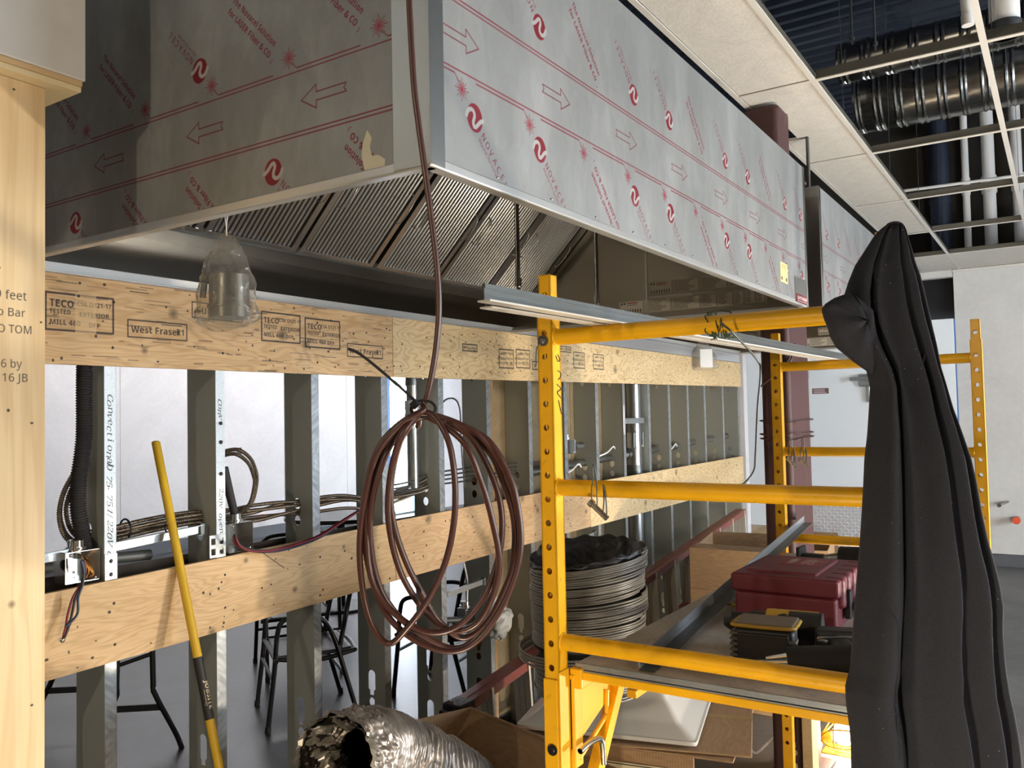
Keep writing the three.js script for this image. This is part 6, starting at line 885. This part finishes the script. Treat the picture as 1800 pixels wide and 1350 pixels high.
  // boxes far behind the scaffold
  carton('cardboard_box', 'open brown cardboard box behind the scaffold deck, dark inside', [[-1.72, -4.45], [-1.06, -4.55], [-1.15, -5.1], [-1.83, -5.0]], 0.9, FY + 0.002);
  const tanBox = thing('cardboard_box', 'plain tan cardboard panel standing in front of the open box', 'box'); obj('side', uvm(rbox(-1.70, -1.12, FY, 0.915, -4.28, -4.43, 0.004)), M.card, tanBox); obj('fold_line', rbox(-1.70, -1.12, 0.7, 0.702, -4.2785, -4.2795, 0.0004), std({ color: 0x7a5c3c, roughness: 0.9 }), tanBox);
  const far = thing('cardboard_box', 'low brown cardboard box at the foot of the white cooler, left of the red column', 'box'); obj('body', uvm(rbox(-3.15, -2.45, FY, 0.53, -7.4, -8.2, 0.004)), M.card, far); obj('flap', uvm(rbox(-3.15, -2.45, 0.53, 0.536, -7.4, -7.7, 0.002)), M.card, far);
}
// ---------------------------------------------------------------- string lamp on the floor, post stub, cables
{
  const lampMat = std({ color: 0xfff2d8, emissive: new THREE.Color(1.0, 0.82, 0.55), emissiveIntensity: 18 });
  const build = (t, [x, y, z], cd, hang) => {
    const bulb = obj('bulb', new THREE.SphereGeometry(0.05, 28, 18).translate(x, y, z), lampMat, t);
    bulb.castShadow = false;
    const L = new THREE.PointLight(WARM, cd, 0, 2); L.name = 'lamp_light'; L.position.set(x, y, z); L.castShadow = true; L.shadow.radius = 2; scene.add(L);
    obj('socket', [rod([x - 0.05, y - 0.02, z], [x - 0.12, y - 0.04, z], 0.024, 18, 0.02)].map((g) => hang ? g.translate(-x, -y, -z).rotateZ(-Math.PI / 2 + 0.3).translate(x, y, z) : g), M.toolYellow, t);
    const k = []; for (let i = 0; i < 6; i++) { const a = i / 6 * 6.2832, R = 0.072; k.push(tube([[x - 0.09, y - 0.03 + Math.cos(a) * 0.024, z + Math.sin(a) * 0.024], [x - 0.04, y - 0.01 + Math.cos(a) * R, z + Math.sin(a) * R], [x + 0.05, y + Math.cos(a) * R, z + Math.sin(a) * R], [x + 0.09, y + Math.cos(a) * 0.02, z + Math.sin(a) * 0.02]], 0.0035, 24, 6)); } for (const q of [-0.03, 0.045]) k.push(new THREE.TorusGeometry(0.073, 0.0035, 6, 32).rotateY(Math.PI / 2).translate(x + q, y, z)); obj('cage', hang ? k.map((g) => g.translate(-x, -y, -z).rotateZ(-Math.PI / 2 + 0.3).translate(x, y, z)) : k, std({ color: 0xd8a020, roughness: 0.4 }), t);
    return bulb;
  };
  const t = thing('string_lamp', 'glowing caged work lamp near the floor beside the jacket', 'lamp'); build(t, LAMPS[0].slice(0, 3), LAMPS[0][3], false);
  obj('cord', [tube([[-0.985, 0.14, -4.0], [-1.0, 0.2, -4.0], [-1.005, 0.34, -3.99], [-1.0, 0.42, -3.98]], 0.006, 30, 8), tube([[-0.985, 0.14, -4.0], [-0.98, 0.11, -3.95], [-0.96, 0.107, -3.7], [-0.91, 0.107, -3.4], [-0.85, 0.107, -3.1]], 0.006, 40, 8)], std({ color: 0xc8b060, roughness: 0.5 }), t, 'pale yellow cord');
  obj('stand', [rod([-0.872, FY + 0.004, -4.0], [-0.872, FY + 0.01, -4.0], 0.006, 10), rbox(-0.97, -0.78, FY, FY + 0.008, -3.94, -4.06, 0.003)], M.toolYellow, t);
  LAMPS.slice(1).forEach(([x, y, z, cd], i) => {
    const q = thing('string_lamp', ['caged work lamp standing low on the floor beyond the right edge', 'caged work lamp hung behind the camera on the left', 'caged work lamp hung at eye height right of the camera', 'added unseen caged lamp low on the floor below the frame, for highlights on the filters'][i], 'lamp'), hang = y > 1; build(q, [x, y, z], cd, hang);
    if (hang) obj('cord', rod([x, y + 0.1, z], [x + 0.02, ROOF, z], 0.005, 8), M.blackSoft, q);
    else obj('stand', [rod([x - 0.09, FY, z], [x - 0.09, y - 0.01, z], 0.008, 10), rbox(x - 0.19, x + 0.01, FY, FY + 0.008, z + 0.08, z - 0.08, 0.003)], M.toolYellow, q);
  });
  const wb = thing('wood_block', 'pale short wooden stud standing against the foot of the red column', 'timber'); obj('timber', uvm(rbox(-0.928, -0.888, FY + 0.016, 0.56, -3.47, -3.56, 0.003), true), std({ color: 0xd8bc8c, roughness: 0.75, map: speck }), wb); obj('knot', [new THREE.SphereGeometry(0.006, 8, 6).scale(0.3, 1, 1).translate(-0.888, 0.42, -3.52)], M.hose, wb);
  tag(obj('power_cable', tube(WHITE_CABLE, 0.0055, 80, 8), M.white), 'white cable drooping below the scaffold deck to the right', 'cable');
}
// ---------------------------------------------------------------- walk-in cooler front at the far end
{
  const t = thing('walk_in_cooler', 'white walk-in cooler front with diamond plate, at the far end behind the red column', 'cooler'), z = ZF + 0.05, DR = -1.67;
  obj('panel', uvm(rbox(-3.1, -2.52, FY, 2.5, z, z - 0.1, 0.004)), M.cooler, t); obj('panel', uvm(rbox(DR + 0.005, -0.895, FY, 2.5, z, z - 0.1, 0.004)), M.cooler, t); obj('panel', uvm(rbox(-2.518, DR + 0.003, 2.15, 2.5, z, z - 0.1, 0.004)), M.cooler, t);
  const dz = z + 0.035;
  obj('door', rbox(-2.515, DR, FY + 0.03, 2.148, dz, z - 0.06, 0.006), M.cooler, t);
  const plateMat = std({ color: 0xe9ebee, metalness: 0.45, roughness: 0.26 });
  const bump = (x0, x1, y0, y1, zz) => { const k = []; let r = 0; for (let y = y0 + 0.03; y < y1 - 0.02; y += 0.034, r++) for (let x = x0 + 0.02; x < x1 - 0.015; x += 0.034) k.push([x, y, (r + Math.round((x - x0 - 0.02) / 0.034)) % 2]); const im = new THREE.InstancedMesh(new THREE.SphereGeometry(1, 8, 6).scale(0.019, 0.008, 0.005), plateMat, k.length), m = new THREE.Matrix4(), q = new THREE.Quaternion(); k.forEach(([x, y, s], i) => { q.setFromAxisAngle(V(0, 0, 1), s ? 0.785 : -0.785); m.compose(V(x, y, zz), q, V(1, 1, 1)); im.setMatrixAt(i, m); }); im.name = 'tread_pattern'; im.userData.kind = 'stuff'; im.castShadow = im.receiveShadow = true; return im; };
  for (const [x0, x1, zz] of [[-2.505, DR - 0.007, dz], [DR + 0.01, -0.9, z]]) { obj('diamond_plate', rbox(x0, x1, FY + 0.05, 0.72, zz + 0.002, zz - 0.001, 0.0008), plateMat, t, 'shiny diamond plate'); t.add(bump(x0, x1, FY + 0.05, 0.72, zz + 0.003)); }
  // latch, sign, thermometer tube
  obj('door_handle', [rbox(-1.78, -1.62, 1.86, 1.99, dz + 0.05, dz, 0.02, 4), rbox(-1.86, -1.66, 1.92, 1.96, dz + 0.085, dz + 0.05, 0.018, 4), rod([-1.68, 1.86, dz + 0.03], [-1.68, 1.7, dz + 0.03], 0.022, 16)], M.galvBright, t);
  obj('thermometer', [rod([-2.29, 1.97, dz + 0.02], [-2.29, 2.09, dz + 0.02], 0.016, 14), rbox(-2.33, -2.25, 2.09, 2.14, dz + 0.03, dz, 0.006)], M.galvBright, t);
  const sg = canvas(256, 88, (g, w, h) => { g.fillStyle = '#6e4a4c'; g.fillRect(0, 0, w, h); g.fillStyle = '#d8d0cc'; g.font = 'bold 26px sans-serif'; g.textAlign = 'center'; for (let i = 0; i < 3; i++) g.fillRect(24, 18 + i * 22, rr(150, 208), 10); g.strokeStyle = '#d8d0cc'; g.lineWidth = 3; g.strokeRect(4, 4, w - 8, h - 8); });
  obj('sign', slab([-2.25, 1.86, dz + 0.0025], [-2.08, 1.86, dz + 0.0025], [-2.25, 1.80, dz + 0.0025], [0, 0, 1], 0.002), std({ map: sg, roughness: 0.5 }), t, 'small dark red notice');
  obj('hinge', [rbox(-2.54, -2.5, 1.7, 1.84, dz + 0.01, dz - 0.02, 0.006), rbox(-2.54, -2.5, 0.5, 0.64, dz + 0.01, dz - 0.02, 0.006)], M.galvBright, t);
  const tan = thing('cardboard_sheet', 'small tan cardboard piece standing before the diamond plate', 'cardboard'); obj('sheet', uvm(rbox(-2.2, -1.95, FY, 0.4, ZF + 0.5, ZF + 0.49, 0.002).rotateX(0)), M.card, tan); obj('edge', rbox(-2.2, -1.95, 0.4, 0.404, ZF + 0.5, ZF + 0.49, 0.001), M.card, tan);
  // pipe stubs out of the right white wall
  const p = thing('capped_pipe', 'orange capped pipe stub low on the right white wall', 'pipe cap'); obj('pipe', rod([-0.43, 0.56, ZF], [-0.43, 0.56, ZF + 0.12], 0.03, 20), M.galvStud, p); obj('cap', rod([-0.43, 0.56, ZF + 0.12], [-0.43, 0.56, ZF + 0.15], 0.034, 20), M.orange, p);
  const n = thing('pipe_stub', 'thin grey pipe stub just above the orange cap on the right wall', 'pipe'); obj('pipe', rod([-0.5, 0.72, ZF], [-0.56, 0.7, ZF + 0.16], 0.012, 14), M.conduit, n); obj('end', rod([-0.56, 0.7, ZF + 0.16], [-0.565, 0.698, ZF + 0.175], 0.018, 14), M.coverBase, n);
}
renderer.render(scene, camera);
